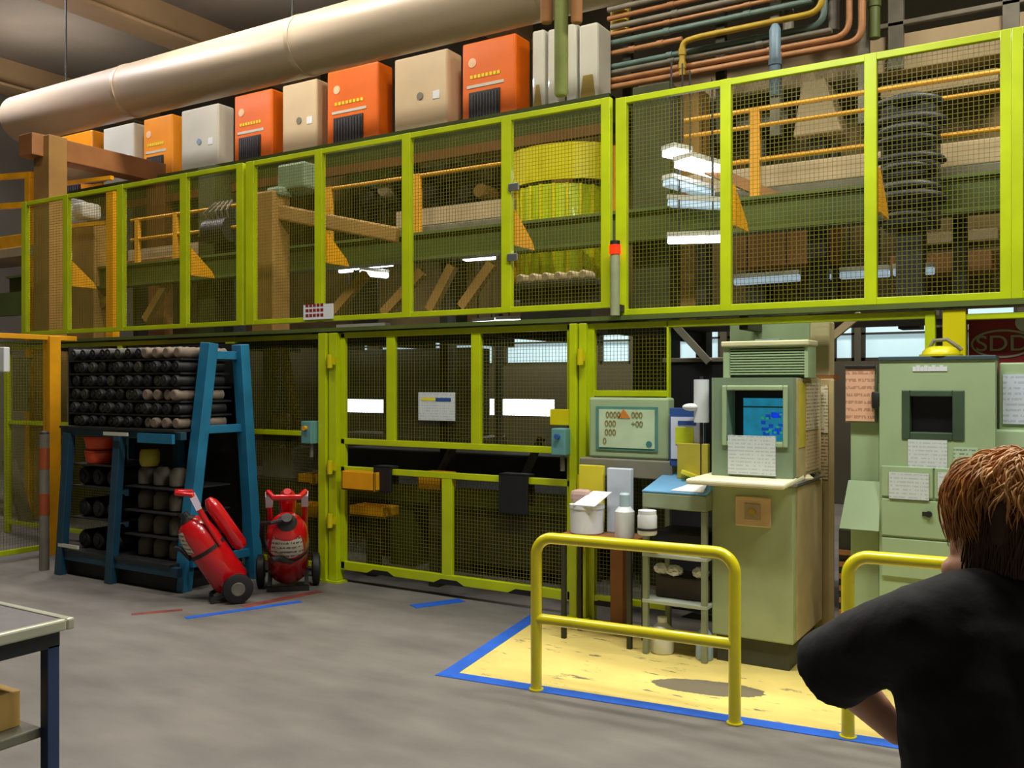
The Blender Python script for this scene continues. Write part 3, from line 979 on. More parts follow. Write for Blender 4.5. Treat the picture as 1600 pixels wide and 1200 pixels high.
# ---------------- motor cabinets along the top
YC = 9.0
cabs = [(84, 160, 205, amberbox, 'grill'), (161, 222, 192, greywhite, 'plain'), (224, 281, 178, amberbox, 'grill'), (283, 357, 163, greywhite, 'plain'), (366, 441, 140, orange, 'grill'),
        (441, 510, 124, cream, 'plain'), (511, 613, 100, orange, 'grill'), (616, 722, 80, cream, 'plain'), (722, 829, 56, orange, 'grill')]
names = ['amber cabinet half hidden by the brown gantry girder', 'pale grey cabinet beside the brown gantry girder', 'amber cabinet with dark grille, third from the left along the top', 'whitish cabinet between the amber and orange ones, fourth from the left',
         'orange cabinet with dark grille, fifth from the left along the top', 'narrow cream cabinet between two orange cabinets', 'orange cabinet with dark grille left of the large cream cabinet', 'large cream cabinet with grey lock between two orange cabinets',
         'large bright orange cabinet with dark grille beside the white lockers']
for (p0, p1, py, mt, kind), lab in zip(cabs, names):
    pf = p1 - (p1 - p0) * .22        # front face ends here, then the side face shows
    xa, xb = XP(p0, YC), XP(pf, YC)
    ztp = ZP((p0 + pf) / 2, py + 4, YC)
    dep = .0
    # depth so that the far right edge falls on p1
    kk = (p1 - 800) / FPX
    q = (kk * cs - sn) / (cs + kk * sn)
    dep = min(.8, max(.3, xb / q - YC))
    zlow = 4.732
    t = thing('motor_cabinet', lab, 'cabinet', ((xa + xb) / 2, YC, zlow), group='cabinets along the top of the machine')
    m = MB(); m.bb(xa, xb, YC, YC + dep, zlow, ztp); m.build('body', mt, t, bevel=.025)
    wv = xb - xa
    if kind == 'grill':
        g0, g1 = xa + wv * .14, xa + wv * .72
        zg1 = zlow + (ztp - zlow) * .42
        m = MB(); m.bb(g0, g1, YC - .015, YC + .005, zlow + .04, zg1); g = m.build('grille', darkm, t, bevel=.006)
        m = MB()
        for i in range(9):
            x = g0 + .03 + (g1 - g0 - .06) * (i + .5) / 9
            m.bb(x - .012, x + .012, YC - .022, YC - .014, zlow + .07, zg1 - .03)
        m.build('slat', grille, g)
        m = MB(); m.bb(g0 - .03, g1 + .05, YC - .006, YC + .004, zg1 + .05, zg1 + .085)
        m.build('pale_strip', greywhite, t)
        m = MB()
        for i in range(8):
            x = g0 + (g1 - g0) * (i + .3) / 8
            m.bb(x, x + .045 * wv, YC - .006, YC + .004, zg1 + .16, zg1 + .2)
        m.build('printing', yellowpaper, t)
        m = MB(); zc = zlow + (ztp - zlow) * .76; x = xa + wv * .2
        m.cyl((x, YC - .006, zc), (x, YC + .002, zc), .055); m.build('emblem', M('pale emblem %s' % p0, (232, 190, 150), .5), t, smooth=True)
    else:
        zc = zlow + (ztp - zlow) * .5
        m = MB(); x = xa + wv * .5; m.cyl((x, YC - .01, zc), (x, YC + .002, zc), .045); m.build('lock', greypipe if mt is cream else bluepipe, t, smooth=True)
        m = MB(); x = xa + wv * .8; m.bb(x - .05, x + .05, YC - .006, YC + .002, zc - .07, zc + .03); m.build('emblem', whitepl, t, bevel=.01)
# white upright panels right of the cabinets
for i, (p0, p1, py, pb, lab) in enumerate(((831, 852, 46, 108, 'short white upright locker just right of the orange cabinet'), (855, 873, 44, 150, 'narrow pale locker between the bronze poles'),
                                           (884, 902, 36, 150, 'narrow white locker right of the green tube'), (904, 952, 34, 150, 'broad white corner locker left of the pipe rack'))):
    xa, xb = XP(p0, YC), XP(p0 + (p1 - p0) * (.62 if i == 3 else .9), YC)
    ztp = ZP((p0 + p1) / 2, py, YC)
    t = thing('upright_locker', lab, 'locker', ((xa + xb) / 2, YC, 4.732))
    m = MB(); m.bb(xa, xb, YC, YC + (.35 if i == 3 else .2), 4.732, ztp); m.build('casing', greywhite, t, bevel=.03)
    m = MB()
    if i in (0, 3):
        m.prism([(xa + .01, YC - .012, 4.75), (xb - .01, YC - .012, 4.75), (xb - .06, YC - .012, 5.1), (xa + .06, YC - .012, 5.1)], (0, .014, 0)); m.build('ochre_cover', M('ochre cover %d' % i, (150, 128, 50), .6), t)
# bronze and green hanging poles
zc = 7.7
for px, mt, r, lab in ((854, copper, .055, 'left bronze pole hanging from the roof in front of the duct'), (877, M('pea green tube', (140, 152, 84), .5), .06, 'pea green tube hanging between the bronze poles'), (901, copper, .05, 'right bronze pole hanging from the roof in front of the duct')):
    Yp = 7.0
    x = XP(px, Yp)
    zb_ = ZP(px, 158 if px != 877 else 150, Yp) if px == 877 else ZP(px, 36, Yp)
    m = MB(); m.tube([(x, Yp, zb_), (x, Yp, zb_ + .02), (x, Yp, 8.2)], [r * .8, r, r], 16)
    single(m, 'hanging_pole', mt, lab, 'pole', smooth=True)
# big duct
t = thing('air_duct', 'big cream cylindrical air duct running under the roof', 'duct', (-6, 8.0, 5.3))
YP = 8.0
cz = ZP(500, 66, YP)
xa = XP(28, YP)
m = MB(); m.tube([(xa, YP, cz), (xa + .03, YP, cz), (xa + .1, YP, cz), (5.8, YP, cz)], [.24, .3, .345, .345], 40); m.build('duct_tube', ductm, t, smooth=True)
for x in (-11.0, -7.8, -4.6, -1.2):
    m = MB(); m.tube([(x, YP, cz), (x + .06, YP, cz)], .353, 40); m.build('seam_band', ductm, t, smooth=True)
for x in (-12.5, -8.0, -3.5, 1.0):
    m = MB(); m.cyl((x, YP, cz + .33), (x, YP, 8.2), .015, 8); m.build('hanger_rod', darkm, t)

# ---------------- pipe rack top right
YQ = 9.4


def pipe(label, path, r, mat, cat='pipe', nm='pipe'):
    """path: list of world points; corners rounded"""
    pts = [Vector(path[0])]
    for i in range(1, len(path) - 1):
        p, a, b_ = Vector(path[i]), Vector(path[i - 1]), Vector(path[i + 1])
        rb = min(.16, (p - a).length * .4, (b_ - p).length * .4)
        d0, d1 = (a - p).normalized(), (b_ - p).normalized()
        for q in range(7):
            f = q / 6
            pts.append((p + d0 * rb) * (1 - f) ** 2 + p * (2 * f * (1 - f)) + (p + d1 * rb) * f ** 2)
    pts.append(Vector(path[-1]))
    t = thing(nm, label, cat, pts[0])
    m = MB(); m.tube(pts, r, 12); m.build('tube', mat, t, smooth=True)
    x0_, x1_ = path[0][0], path[1][0]
    for f in (.3, .7):
        q = Vector(path[0]).lerp(Vector(path[1]), f)
        m = MB(); d = (Vector(path[1]) - Vector(path[0])).normalized()
        m.tube([q - d * .035, q + d * .035], r * 1.25, 12); m.build('coupling', mat, t, smooth=True)
    return t


def row(label, px0, py0, px1, up, r, mat, Y=YQ, down=None):
    a = W(px0, py0, Y)
    e = Vector((XP(px1, Y), Y, a.z))
    path = [a, e]
    if up:
        path.append(Vector((e.x, Y, 8.15)))
    pipe(label, path, r, mat)


L = XP(950, YQ)
rows = [(950, 16, 1300, 0, .03, greypipe, 'dark grey pipe, topmost of the pipe rack'), (950, 30, 1310, 0, .028, brown, 'brown pipe, second from the top of the pipe rack'),
        (955, 43, 1320, 0, .03, greypipe, 'grey pipe, third from the top of the pipe rack'), (955, 54, 1270, 0, .022, copper, 'thin copper pipe above the verdigris pipe'),
        (955, 68, 1270, 0, .034, tealpipe, 'thick verdigris pipe in the middle of the pipe rack'), (955, 84, 1066, 0, .03, copper, 'short bronze pipe left of the ochre pipe'),
        (955, 105, 1288, 1, .032, tealpipe, 'verdigris pipe turning up right of the pale blue riser'), (955, 114, 1300, 0, .03, greypipe, 'grey pipe below the verdigris ones'),
        (955, 126, 1327, 1, .03, copper, 'copper pipe whose bend turns up first'), (955, 137, 1347, 1, .034, copper, 'lowest copper pipe turning up at the right end')]
for p0, y0, p1, up, r, mt, lab in rows:
    row(lab, p0, y0, p1, up, r, mt)
a = W(1066, 66, YQ - .12)
pipe('ochre pipe stepping up over the rack to the right', [(a.x, a.y, a.z - .35), (a.x, a.y, a.z), (XP(1085, YQ - .12) + .05, a.y, a.z + .02), (XP(1285, YQ - .12), a.y, a.z + .02), (XP(1285, YQ - .12), a.y, 8.1)], .032, yelpipe)
for px, y0, y1, mt, lab, Y in ((1211, 150, 38, bluepipe, 'pale blue vertical riser in front of the pipe rack', YQ - .3), (1232, 60, 6, greypipe, 'short grey riser behind the pale blue riser', YQ + .1), (1366, 60, -60, mgreen, 'dark green vertical riser right of the copper bends', YQ + .1), (1303, 48, -60, greypipe, 'grey vertical riser left of the copper bends', YQ + .2)):
    a, b_ = W(px, y0, Y), W(px, y1, Y)
    t = thing('riser_pipe', lab, 'pipe', a)
    m = MB(); m.tube([a, b_ - Vector((0, 0, .05)), b_], [.055, .055, .03], 16); m.build('tube', mt, t, smooth=True)
    m = MB(); m.tube([a + Vector((0, 0, .3)), a + Vector((0, 0, .36))], .064, 16); m.build('collar', mt, t, smooth=True)
t = thing('pipe_rack', 'dark steel rack brackets holding the pipes at upper right', 'rack', (XP(1130, 9.6), 9.55, 4.3))
for px in (985, 1130, 1215, 1352):
    x = XP(px, 9.62); m = MB(); m.bb(x - .05, x + .05, 9.52, 9.6, 4.3, 8.2); m.build('upright', greypipe if px > 1180 else dkolive, t)
c = W(975, 40, YQ + .2)
m = MB(); m.bb(c.x - .12, c.x + .1, YQ + .06, YQ + .16, c.z - .14, c.z + .18)
single(m, 'valve_box', yelpipe, 'yellow valve box beside the broad white corner locker', 'valve', bevel=.04)
t = thing('cable_duct', 'long beige cable duct above the right upper fence', 'duct', (0, 9.9, 4.85))
m = MB(); m.bb(XP(1000, 9.9), 5.5, 9.85, 10.15, 4.86, 5.22); m.build('duct_box', beige, t, bevel=.01)
m = MB(); m.bb(XP(1330, 9.8), 5.5, 9.78, 9.84, 5.28, 5.33); m.build('top_rail', greypipe, t, bevel=.01)
for px in (1400, 1580):
    m = MB(); x = XP(px, 9.8); m.bb(x - .07, x + .07, 9.78, 9.86, 4.86, 5.6); m.build('strap', greypipe, t)


# ---------------- fluorescent fittings
def tube_light(label, a, b_, lit=tubelit, w_=.11, hang=None):
    a, b_ = Vector(a), Vector(b_)
    t = thing('fluorescent_light', label, 'light fitting', (a + b_) / 2)
    m = MB(); m.bar(a + Vector((0, 0, .05)), b_ + Vector((0, 0, .05)), w_ * 1.15, .04); m.build('housing', greywhite, t)
    m = MB(); m.bar(a, b_, w_, .06); m.build('tube', lit, t, bevel=.01)
    for f in (.2, .8):
        q = a.lerp(b_, f)
        h = hang if hang else q.z + .8
        m = MB(); m.cyl(q + Vector((0, 0, .06)), (q.x, q.y, h), .008, 6); m.build('hanger_rod', darkm, t)


tl = [((1043, 238, 7.5), (1072, 244, 7.7), tubelit, .14, 'short bright tube, topmost behind the right upper fence'), ((1066, 254, 7.45), (1124, 270, 7.85), tubelit, .2, 'wide bright tube tilted behind the right upper fence'),
      ((1042, 285, 7.5), (1110, 304, 7.95), tubedim, .12, 'dimmer slanted tube below the wide bright one'), ((1046, 318, 7.6), (1130, 322, 7.6), tubedim, .1, 'dim bluish tube above the level bright tube'),
      ((1044, 376, 7.55), (1132, 373, 7.55), tubelit, .05, 'level bright tube in front of the green column'),
      ((531, 423, 9.0), (550, 421, 9.0), tubelit, .06, 'tiny bright tube left of the paired tubes'), ((552, 418, 9.0), (612, 412, 9.0), tubelit, .09, 'upper bright tube of the pair in middle upper fence'), ((563, 426, 8.8), (606, 431, 9.1), tubelit, .09, 'lower bright tube of the pair in middle upper fence'),
      ((726, 404, 9.0), (772, 401, 9.0), tubelit, .09, 'bright tube beside the post left of the yellow drum'),
      ((530, 516, 9.2), (606, 513, 9.2), tubelit, .1, 'bright tube under the deck above the left of gate'), ((740, 507, 9.2), (775, 505, 9.2), tubelit, .07, 'short bright tube under the deck above the gate'), ((778, 504, 9.2), (868, 501, 9.2), tubelit, .09, 'long bright tube under the deck left of the gate post'),
      ((1045, 493, 9.4), (1155, 489, 9.4), tubelit, .09, 'long bright tube under the deck above the vented console'),
      ((1148, 441, 8.6), (1250, 434, 8.6), tubedim, .08, 'dim tube low behind the right upper fence, leftmost of four'), ((1266, 434, 8.6), (1298, 432, 8.6), tubedim, .08, 'short dim tube low behind the right upper fence'),
      ((1313, 431, 8.6), (1390, 427, 8.6), tubedim, .08, 'dim tube crossing behind the second post of right upper fence'), ((1396, 426, 8.6), (1460, 423, 8.6), tubedim, .08, 'dim tube low behind the right upper fence, rightmost of four')]
for a, b_, mt, w_, lab in tl:
    tube_light(lab, W(*a), W(*b_), mt, w_)

# ================================================================ machine behind the gate, lower level
t = thing('press_table', 'dark green press table behind the gate', 'machine', (XP(700, 7.3), 7.3, 0))
ya, yb_ = 7.0, 7.7
xa, xb = XP(545, ya), XP(905, ya)
m = MB(); m.bb(xa, xb, ya, yb_, .62, .8); m.build('table_top', mgreen2, t, bevel=.01)
m = MB(); m.bb(XP(690, ya), xb, ya + .05, yb_, .1, .62); m.build('drive_housing', dkolive, t, bevel=.02)
m = MB(); x = XP(622, ya); m.bb(x - .14, x + .14, ya + .05, ya + .35, 0, .62); m.build('leg', mgreen2, t, bevel=.01)
m = MB(); x = XP(660, ya); m.prism([(x - .1, ya + .1, .62), (x + .5, ya + .1, .62), (x + .5, ya + .1, 0), (x + .3, ya + .1, 0)], (0, .2, 0)); m.build('gusset', dkolive, t)
m = MB(); m.bb(xa, xa + .2, yb_ - .3, yb_, 0, .62); m.bb(xb - .2, xb, yb_ - .3, yb_, 0, .62); m.build('leg', dkolive, t)
m = MB(); m.bb(XP(560, 8.6), XP(905, 8.6), 8.4, 9.0, 0, 1.0); m.build('rear_body', dkolive, t, bevel=.02)
for px in (700, 830):
    m = MB(); m.bar((XP(px, 7.6), 7.4, .8), (XP(px + 16, 7.6), 7.6, 1.24), .07, .05); m.build('lever', greyjar, t)
# vertical machine columns seen between gate bays
t = thing('press_tower', 'dark press tower with tie bars behind the gate', 'machine', (XP(680, 9.6), 9.6, 0))
m = MB(); m.bb(XP(532, 9.5), XP(765, 9.5), 9.4, 9.9, 0, 1.1); m.bb(XP(532, 9.5), XP(605, 9.5), 9.4, 9.9, 1.55, 2.2); m.bb(XP(606, 9.5), XP(738, 9.5), 9.4, 9.9, 1.1, 2.2); m.build('body', dkolive, t, bevel=.01)
m = MB(); m.bb(XP(780, 9.5), XP(786, 9.5), 9.4, 9.5, 0, 2.6); m.bb(XP(535, 9.5), XP(538, 9.5), 9.4, 9.5, 1.0, 2.2); m.build('tie_bar', darkm, t)
# orange trays behind the gate
for p0, p1, y0, y1, Y, lab in ((533, 585, 739, 765, 6.075, 'amber tray hanging on the left of the gate handrail'), (545, 600, 794, 805, 6.45, 'flat amber tray below the black cover behind the gate'), (652, 690, 740, 766, 6.4, 'olive yellow wedge behind the gate left of its lower post'),
                               (462, 498, 790, 808, 6.6, 'small amber tray right of the upright fire extinguisher'), (464, 490, 742, 756, 6.8, 'tiny amber tray behind fence above the extinguisher')):
    a, b_ = W(p0, y1, Y), W(p1, y0, Y)
    dp = .1 if p0 == 533 else .22
    t = thing('amber_tray', lab, 'tray', ((a.x + b_.x) / 2, Y, 0))
    m = MB(); m.bb(a.x, b_.x, Y, Y + dp, a.z, a.z + .02); m.bb(a.x, b_.x, Y, Y + .02, a.z, b_.z); m.bb(a.x, b_.x, Y + dp - .02, Y + dp, a.z, b_.z); m.bb(a.x, a.x + .02, Y, Y + dp, a.z, b_.z); m.bb(b_.x - .02, b_.x, Y, Y + dp, a.z, b_.z)
    m.build('bin', orangey if px != 655 else yelpipe, t, bevel=.006)
    m = MB()
    if p0 == 533:
        m.bb(b_.x - .09, b_.x - .05, Y + dp - .005, Y + dp + .01, a.z, b_.z + .05); m.build('hook', steel, t)
    else:
        m.bb((a.x + b_.x) / 2 - .05, (a.x + b_.x) / 2 + .05, Y + .06, Y + .16, 0, a.z); m.build('stand', dkolive, t)
# tan struts and bins behind the fence beside the extinguishers
t = thing('raking_prop', 'sloping tan prop behind the lime fence', 'prop', G(470, 850))
m = MB(); m.bar(W(438, 520, 7.0), W(478, 740, 7.3), .09, .07); m.bar(W(478, 740, 7.3), (XP(480, 7.3), 7.3, 0), .08, .07); m.build('beam', tan, t)
t = thing('hanging_hose', 'grey hose and pale pot hanging behind the lime fence', 'hose', W(425, 690, 6.9))
m = MB(); m.tube([W(432, 530, 6.9), W(430, 600, 6.9), W(424, 655, 6.9)], [.05, .06, .04], 12); m.build('hose', greypipe, t, smooth=True)
m = MB(); m.M = Matrix.Translation(W(440, 672, 6.9)); m.lathe([(.07, 0), (.09, .03), (.09, .16), (.06, .18)], 18); m.build('pot', beige, t, smooth=True)
m = MB(); c = W(440, 672, 6.9); m.bb(c.x - .5, c.x + .4, 6.8, 7.15, c.z - .02, c.z); m.bb(c.x - .04, c.x + .04, 7.0, 7.1, 0, c.z - .02); m.build('shelf', mgreen2, t)
m = MB(); a, b_ = W(415, 745, 6.9), W(462, 700, 6.9); m.bb(a.x, b_.x, 6.85, 7.15, a.z, b_.z); m.build('grey_bin', greypipe, t, bevel=.01)
m = MB(); m.bb(a.x - .2, b_.x + .3, 6.8, 7.2, .45, a.z); m.bb(a.x - .2, b_.x + .3, 6.85, 7.15, 0, .45); m.build('bench', dkolive, t, bevel=.01)
# dark block behind the lower right fence
t = thing('dark_cabinet', 'plain black cabinet behind the blue and white board', 'cabinet', (XP(1090, 7.0), 7.0, 0))
m = MB(); m.bb(XP(1040, 6.8), XP(1150, 6.8), 6.8, 7.4, 0, ZP(1090, 566, 6.8)); m.build('body', M('blue black enamel', (30, 30, 38), .5), t, bevel=.01)
m = MB(); m.bb(XP(1040, 6.8) - .02, XP(1150, 6.8) + .02, 6.78, 7.42, ZP(1090, 566, 6.8), ZP(1090, 559, 6.8)); m.build('lid', greypipe, t, bevel=.006)
t = thing('slanted_strut', 'grey diagonal strut left of the vent grille', 'strut', W(1090, 560, 6.9))
m = MB(); m.bar(W(1052, 505, 6.7), W(1108, 566, 6.75), .05, .05); m.build('strut', greypipe, t)
t = thing('slanted_strut', 'pale diagonal strut right of the beige post', 'strut', W(1300, 530, 6.9))
m = MB(); m.bar(W(1284, 540, 6.75), W(1345, 490, 6.75), .05, .05); m.build('strut', beige, t)
# items behind the left wing fence
t = thing('hanging_banner', 'pale hanging sheet behind the left wing fence', 'sheet', W(36, 640, 6.9))
m = MB(); a, b_ = W(20, 642, 6.6), W(44, 560, 6.6); m.bb(a.x, b_.x, 6.6, 6.63, a.z, b_.z); m.build('sheet', greypipe, t)
m = MB(); m.cyl((a.x - .05, 6.62, b_.z), (b_.x + .05, 6.62, b_.z), .015, 8); m.build('hanging_rod', darkm, t)
t = thing('feed_chute', 'sloping grey feed chute low behind the left wing fence', 'chute', G(40, 850))
m = MB(); m.bar(W(14, 720, 6.7), W(46, 830, 6.7), .16, .05); m.build('chute', greyjar, t)
m = MB(); m.bb(XP(30, 6.75) - .5, XP(30, 6.75) + .5, 7.3, 7.8, 0, 1.2); m.build('body', dkolive, t, bevel=.02)
c = W(7, 562, 5.0)
m = MB(); m.bb(c.x - .25, c.x + .06, 4.96, 5.02, c.z - .12, c.z + .12)
m.M = None
o = single(m, 'white_sign_box', whitepl, 'white box sign at the left edge under the amber rail', 'sign', bevel=.01)

# ================================================================ blue rack
RX0, RX1 = -8.02, -6.5
RY0, RY1 = 5.1, 5.75
t = thing('material_rack', 'blue A-frame steel rack full of dark rolls', 'rack', ((RX0 + RX1) / 2, 5.4, 0))
zrt = 2.1
fb, bb_ = 5.2, 5.86      # feet of the right end frame
for nm, a, b_ in (('leg', (RX1 + .02, fb, 0), (RX1 + .12, fb + .2, zrt)), ('leg', (RX1 + .12, bb_ + .05, 0), (RX1 + .12, bb_ - .12, zrt))):
    m = MB(); m.bar(a, b_, .12, .1, up=(0, 1, 0)); m.build(nm, bluesteel, t, bevel=.006)
for z, y0, y1 in ((2.0, fb + .19, bb_ - .11), (1.36, fb + .13, bb_ - .06), (.24, fb + .02, bb_ + .03)):
    m = MB(); m.bar((RX1 + .1, y0, z), (RX1 + .1, y1, z), .05, .07); m.build('cross_brace', bluesteel, t, bevel=.004)
for x in (RX0, (RX0 + RX1) / 2 - .02):
    zt2 = 1.3
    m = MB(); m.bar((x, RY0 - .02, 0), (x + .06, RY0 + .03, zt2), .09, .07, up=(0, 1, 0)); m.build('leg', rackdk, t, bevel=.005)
    m = MB(); m.bar((x, RY1 + .05, 0), (x, RY1 + .05, zrt), .09, .07, up=(0, 1, 0)); m.build('leg', bluesteel, t, bevel=.005)
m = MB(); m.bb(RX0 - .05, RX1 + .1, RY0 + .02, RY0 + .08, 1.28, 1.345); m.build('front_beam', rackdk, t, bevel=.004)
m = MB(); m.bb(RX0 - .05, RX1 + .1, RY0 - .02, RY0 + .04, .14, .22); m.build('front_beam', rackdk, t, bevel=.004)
for z in (1.345,):
    m = MB(); m.bb(RX0 - .05, RX1 + .04, RY0 + .0, RY1, z, z + .02); m.build('shelf', darkm, t)
for z in (.22,):
    m = MB(); m.bb(RX0 - .05, RX1 + .02, RY0 - .03, RY1, z, z + .02); m.build('shelf', darkm, t)
m = MB(); m.bb(RX0 - .06, RX1 + .0, RY1 + .1, RY1 + .12, .0, 2.12); m.build('back_sheet', blackm, t)
m = MB(); m.bb(RX0 - .065, RX0 - .052, RY0 + .1, RY1 + .1, 1.345, 2.1); m.build('side_sheet', blackm, t)
m = MB(); m.bb(RX0 - .03, RX1, RY0 + .05, RY1, 0.005, .14); m.build('plinth', blackm, t)
# pale strips on the shelf fronts
for x0_, x1_, z in ((-7.35, -7.02, 1.3), (-8.02, -7.72, .26)):
    m = MB(); m.bb(x0_, x1_, RY0 - .045, RY0 - .03, z, z + .03); m.build('front_strip', greywhite, t)
m = MB(); m.bb(-6.9, RX1 + .05, RY0 - .03, RY0 + .0, 1.25, 1.33); m.build('side_tray', bluesteel, t)
# dark rolls: six rows on thin trays
base = 1.365
rowh = .121
proto = {}


def roll_proto(kind, r):
    m = MB()
    n = 18
    if kind == 'pale':
        prof = []
        L_ = .5
        pts, rr = [(0, 0, r)], [r * .7]
        for i in range(16):
            pts.append((0, .008 + L_ * i / 15, r)); rr.append(r * (1.0 if i % 2 else .9))
        m.tube(pts, rr, n)
    else:
        m.tube([(0, 0, r), (0, .0, r), (0, .015, r), (0, .5, r)][1:], [r * .86, r, r], n)
        m.tube([(0, -.012, r), (0, .01, r)], r * .45, 14)
    return m


cols = 12
for i in range(6):
    zz = base + (5 - i) * rowh
    m = MB(); m.bb(RX0 - .05, RX1 + .0, RY0 + .1, RY1, zz - .016, zz); m.build('tray', darkm, t)
    for j in range(cols):
        pale = j >= 8 and i in (0, 3, 5)
        key = 'pale' if pale else ('iron' if (i * 5 + j * 3) % 4 == 0 else ('olive' if (i + j * 2) % 5 == 0 else 'black'))
        r = .05
        if key not in proto:
            o = roll_proto(key, r).build('rubber_roll' if not pale else 'ribbed_roll', {'pale': paleroll, 'iron': darkm, 'olive': M('oily olive rubber', (52, 54, 44), .45), 'black': blackm}[key], smooth=True)
            proto[key] = o
        else:
            o = proto[key].copy(); C.objects.link(o)
        o.location = (RX0 + .07 + j * (RX1 - RX0 - .1) / (cols - 1) * .985, RY0 + .06 + .012 * ((i * 7 + j * 5) % 4), zz)
        rowname = ['top row', 'second row down', 'third row down', 'fourth row down', 'fifth row down', 'bottom row'][i]
        tag(o, '%s roll, %s from the left in the %s above the rack shelf' % ({'pale': 'pale ribbed', 'iron': 'dark grey', 'olive': 'dark olive', 'black': 'black'}[key], ORD[j], rowname), 'roll', 'rolls stacked in the upper half of the blue rack')
# pale bundle lying over the top right
# lower bays
z0 = .24
lx0, lx1 = RX0 + .1, (RX0 + RX1) / 2 - .1
rx0, rx1 = (RX0 + RX1) / 2 + .12, RX1 - .08
m = MB()
for z in (.44, .65, .86):
    m.bb(rx0 - .06, rx1 + .06, RY0 + .06, RY1, z - .012, z)
for z in (.53, .82, 1.02):
    m.bb(lx0 - .06, lx1 + .06, RY0 + .06, RY1, z - .012, z)
m.build('inner_shelf', darkm, t)
pj = None
for i, z in enumerate((.86, .65, .44, .24)):
    for j in range(3):
        if pj is None:
            m = MB(); m.lathe([(.06, 0), (.078, .015), (.078, .12), (.06, .15), (.045, .165)], 18)
            pj = m.build('casting', greyjar, smooth=True); o = pj
        else:
            o = pj.copy(); C.objects.link(o)
        o.location = (rx0 + .07 + j * (rx1 - rx0 - .14) / 2, RY0 + .2, z)
        tag(o, 'dusty grey casting, %s from the left on the %s shelf of the right rack bay' % (ORD[j], ['top', 'second', 'third', 'bottom'][i]), 'casting', 'grey castings in the lower right bay of the blue rack')
pj = None
for i, z in enumerate((.82, .53, .24)):
    for j in range(3):
        if pj is None:
            m = MB(); m.tube([(0, 0, .085), (0, .02, .085), (0, .4, .085)], [.07, .085, .085], 20); m.tube([(0, -.01, .085), (0, .01, .085)], .035, 14)
            pj = m.build('hub', blackm, smooth=True); o = pj
        else:
            o = pj.copy(); C.objects.link(o)
        o.location = (lx0 + .07 + j * (lx1 - lx0 - .14) / 2, RY0 + .1, z)
        tag(o, 'black hub, %s from the left on the %s shelf of the left rack bay' % (ORD[j], ['upper', 'middle', 'lower'][i]), 'hub', 'black hubs in the lower left bay of the blue rack')
for i, (px, z) in enumerate(((0, 1.02), (0, 1.145))):
    t2 = thing('orange_tub', ['lower bright orange tub in the left bay of the rack', 'upper bright orange tub in the left bay of the rack'][i], 'tub', (lx0 + .15, RY0 + .2, z))
    m = MB(); m.M = Matrix.Translation((lx0 + .2, RY0 + .2, z)); m.lathe([(.12, 0), (.135, .02), (.15, .1)], 24); m.build('bowl', orangetub, t2, smooth=True)
    m = MB(); m.M = Matrix.Translation((lx0 + .2, RY0 + .2, z)); m.lathe([(.155, .1), (.155, .122)], 24); m.build('rim', orangetub if i else M('dark orange rim', (150, 50, 20), .5), t2, smooth=True)
m = MB(); m.M = Matrix.Translation((lx0 + .46, RY0 + .2, 1.02)); m.lathe([(.05, 0), (.06, .02), (.06, .17), (.035, .2)], 18)
single(m, 'grey_bottle', greyjar, 'dull grey bottle beside the orange tubs', 'bottle', smooth=True)
m = MB(); m.M = Matrix.Translation((rx0 + .1, RY0 + .2, 1.026)); m.lathe([(.07, 0), (.085, .03), (.085, .12), (.07, .15)], 18)
single(m, 'yellow_can', M('dull yellow paint', (170, 160, 40), .5), 'dull yellow can standing on the grey castings', 'can', smooth=True)
# striped bollard by the rack
c = G(98, 893)
t = thing('striped_bollard', 'orange and white striped bollard left of the blue rack', 'bollard', (c.x - .22, 5.12, 0))
xb_, yb2 = c.x - .22, 5.12
m = MB(); m.cyl((xb_, yb2, 0), (xb_, yb2, 1.28), .045); m.build('shaft', greypipe, t, smooth=True)
for z in (1.05, .62):
    m = MB(); m.cyl((xb_, yb2, z - .1), (xb_, yb2, z + .1), .047); m.build('stripe', M('dull orange band', (150, 70, 30), .6), t, smooth=True)
m = MB(); m.ell((xb_, yb2, 1.28), (.045, .045, .03)); m.build('cap', blackm, t, smooth=True)

# ================================================================ wheeled fire extinguishers


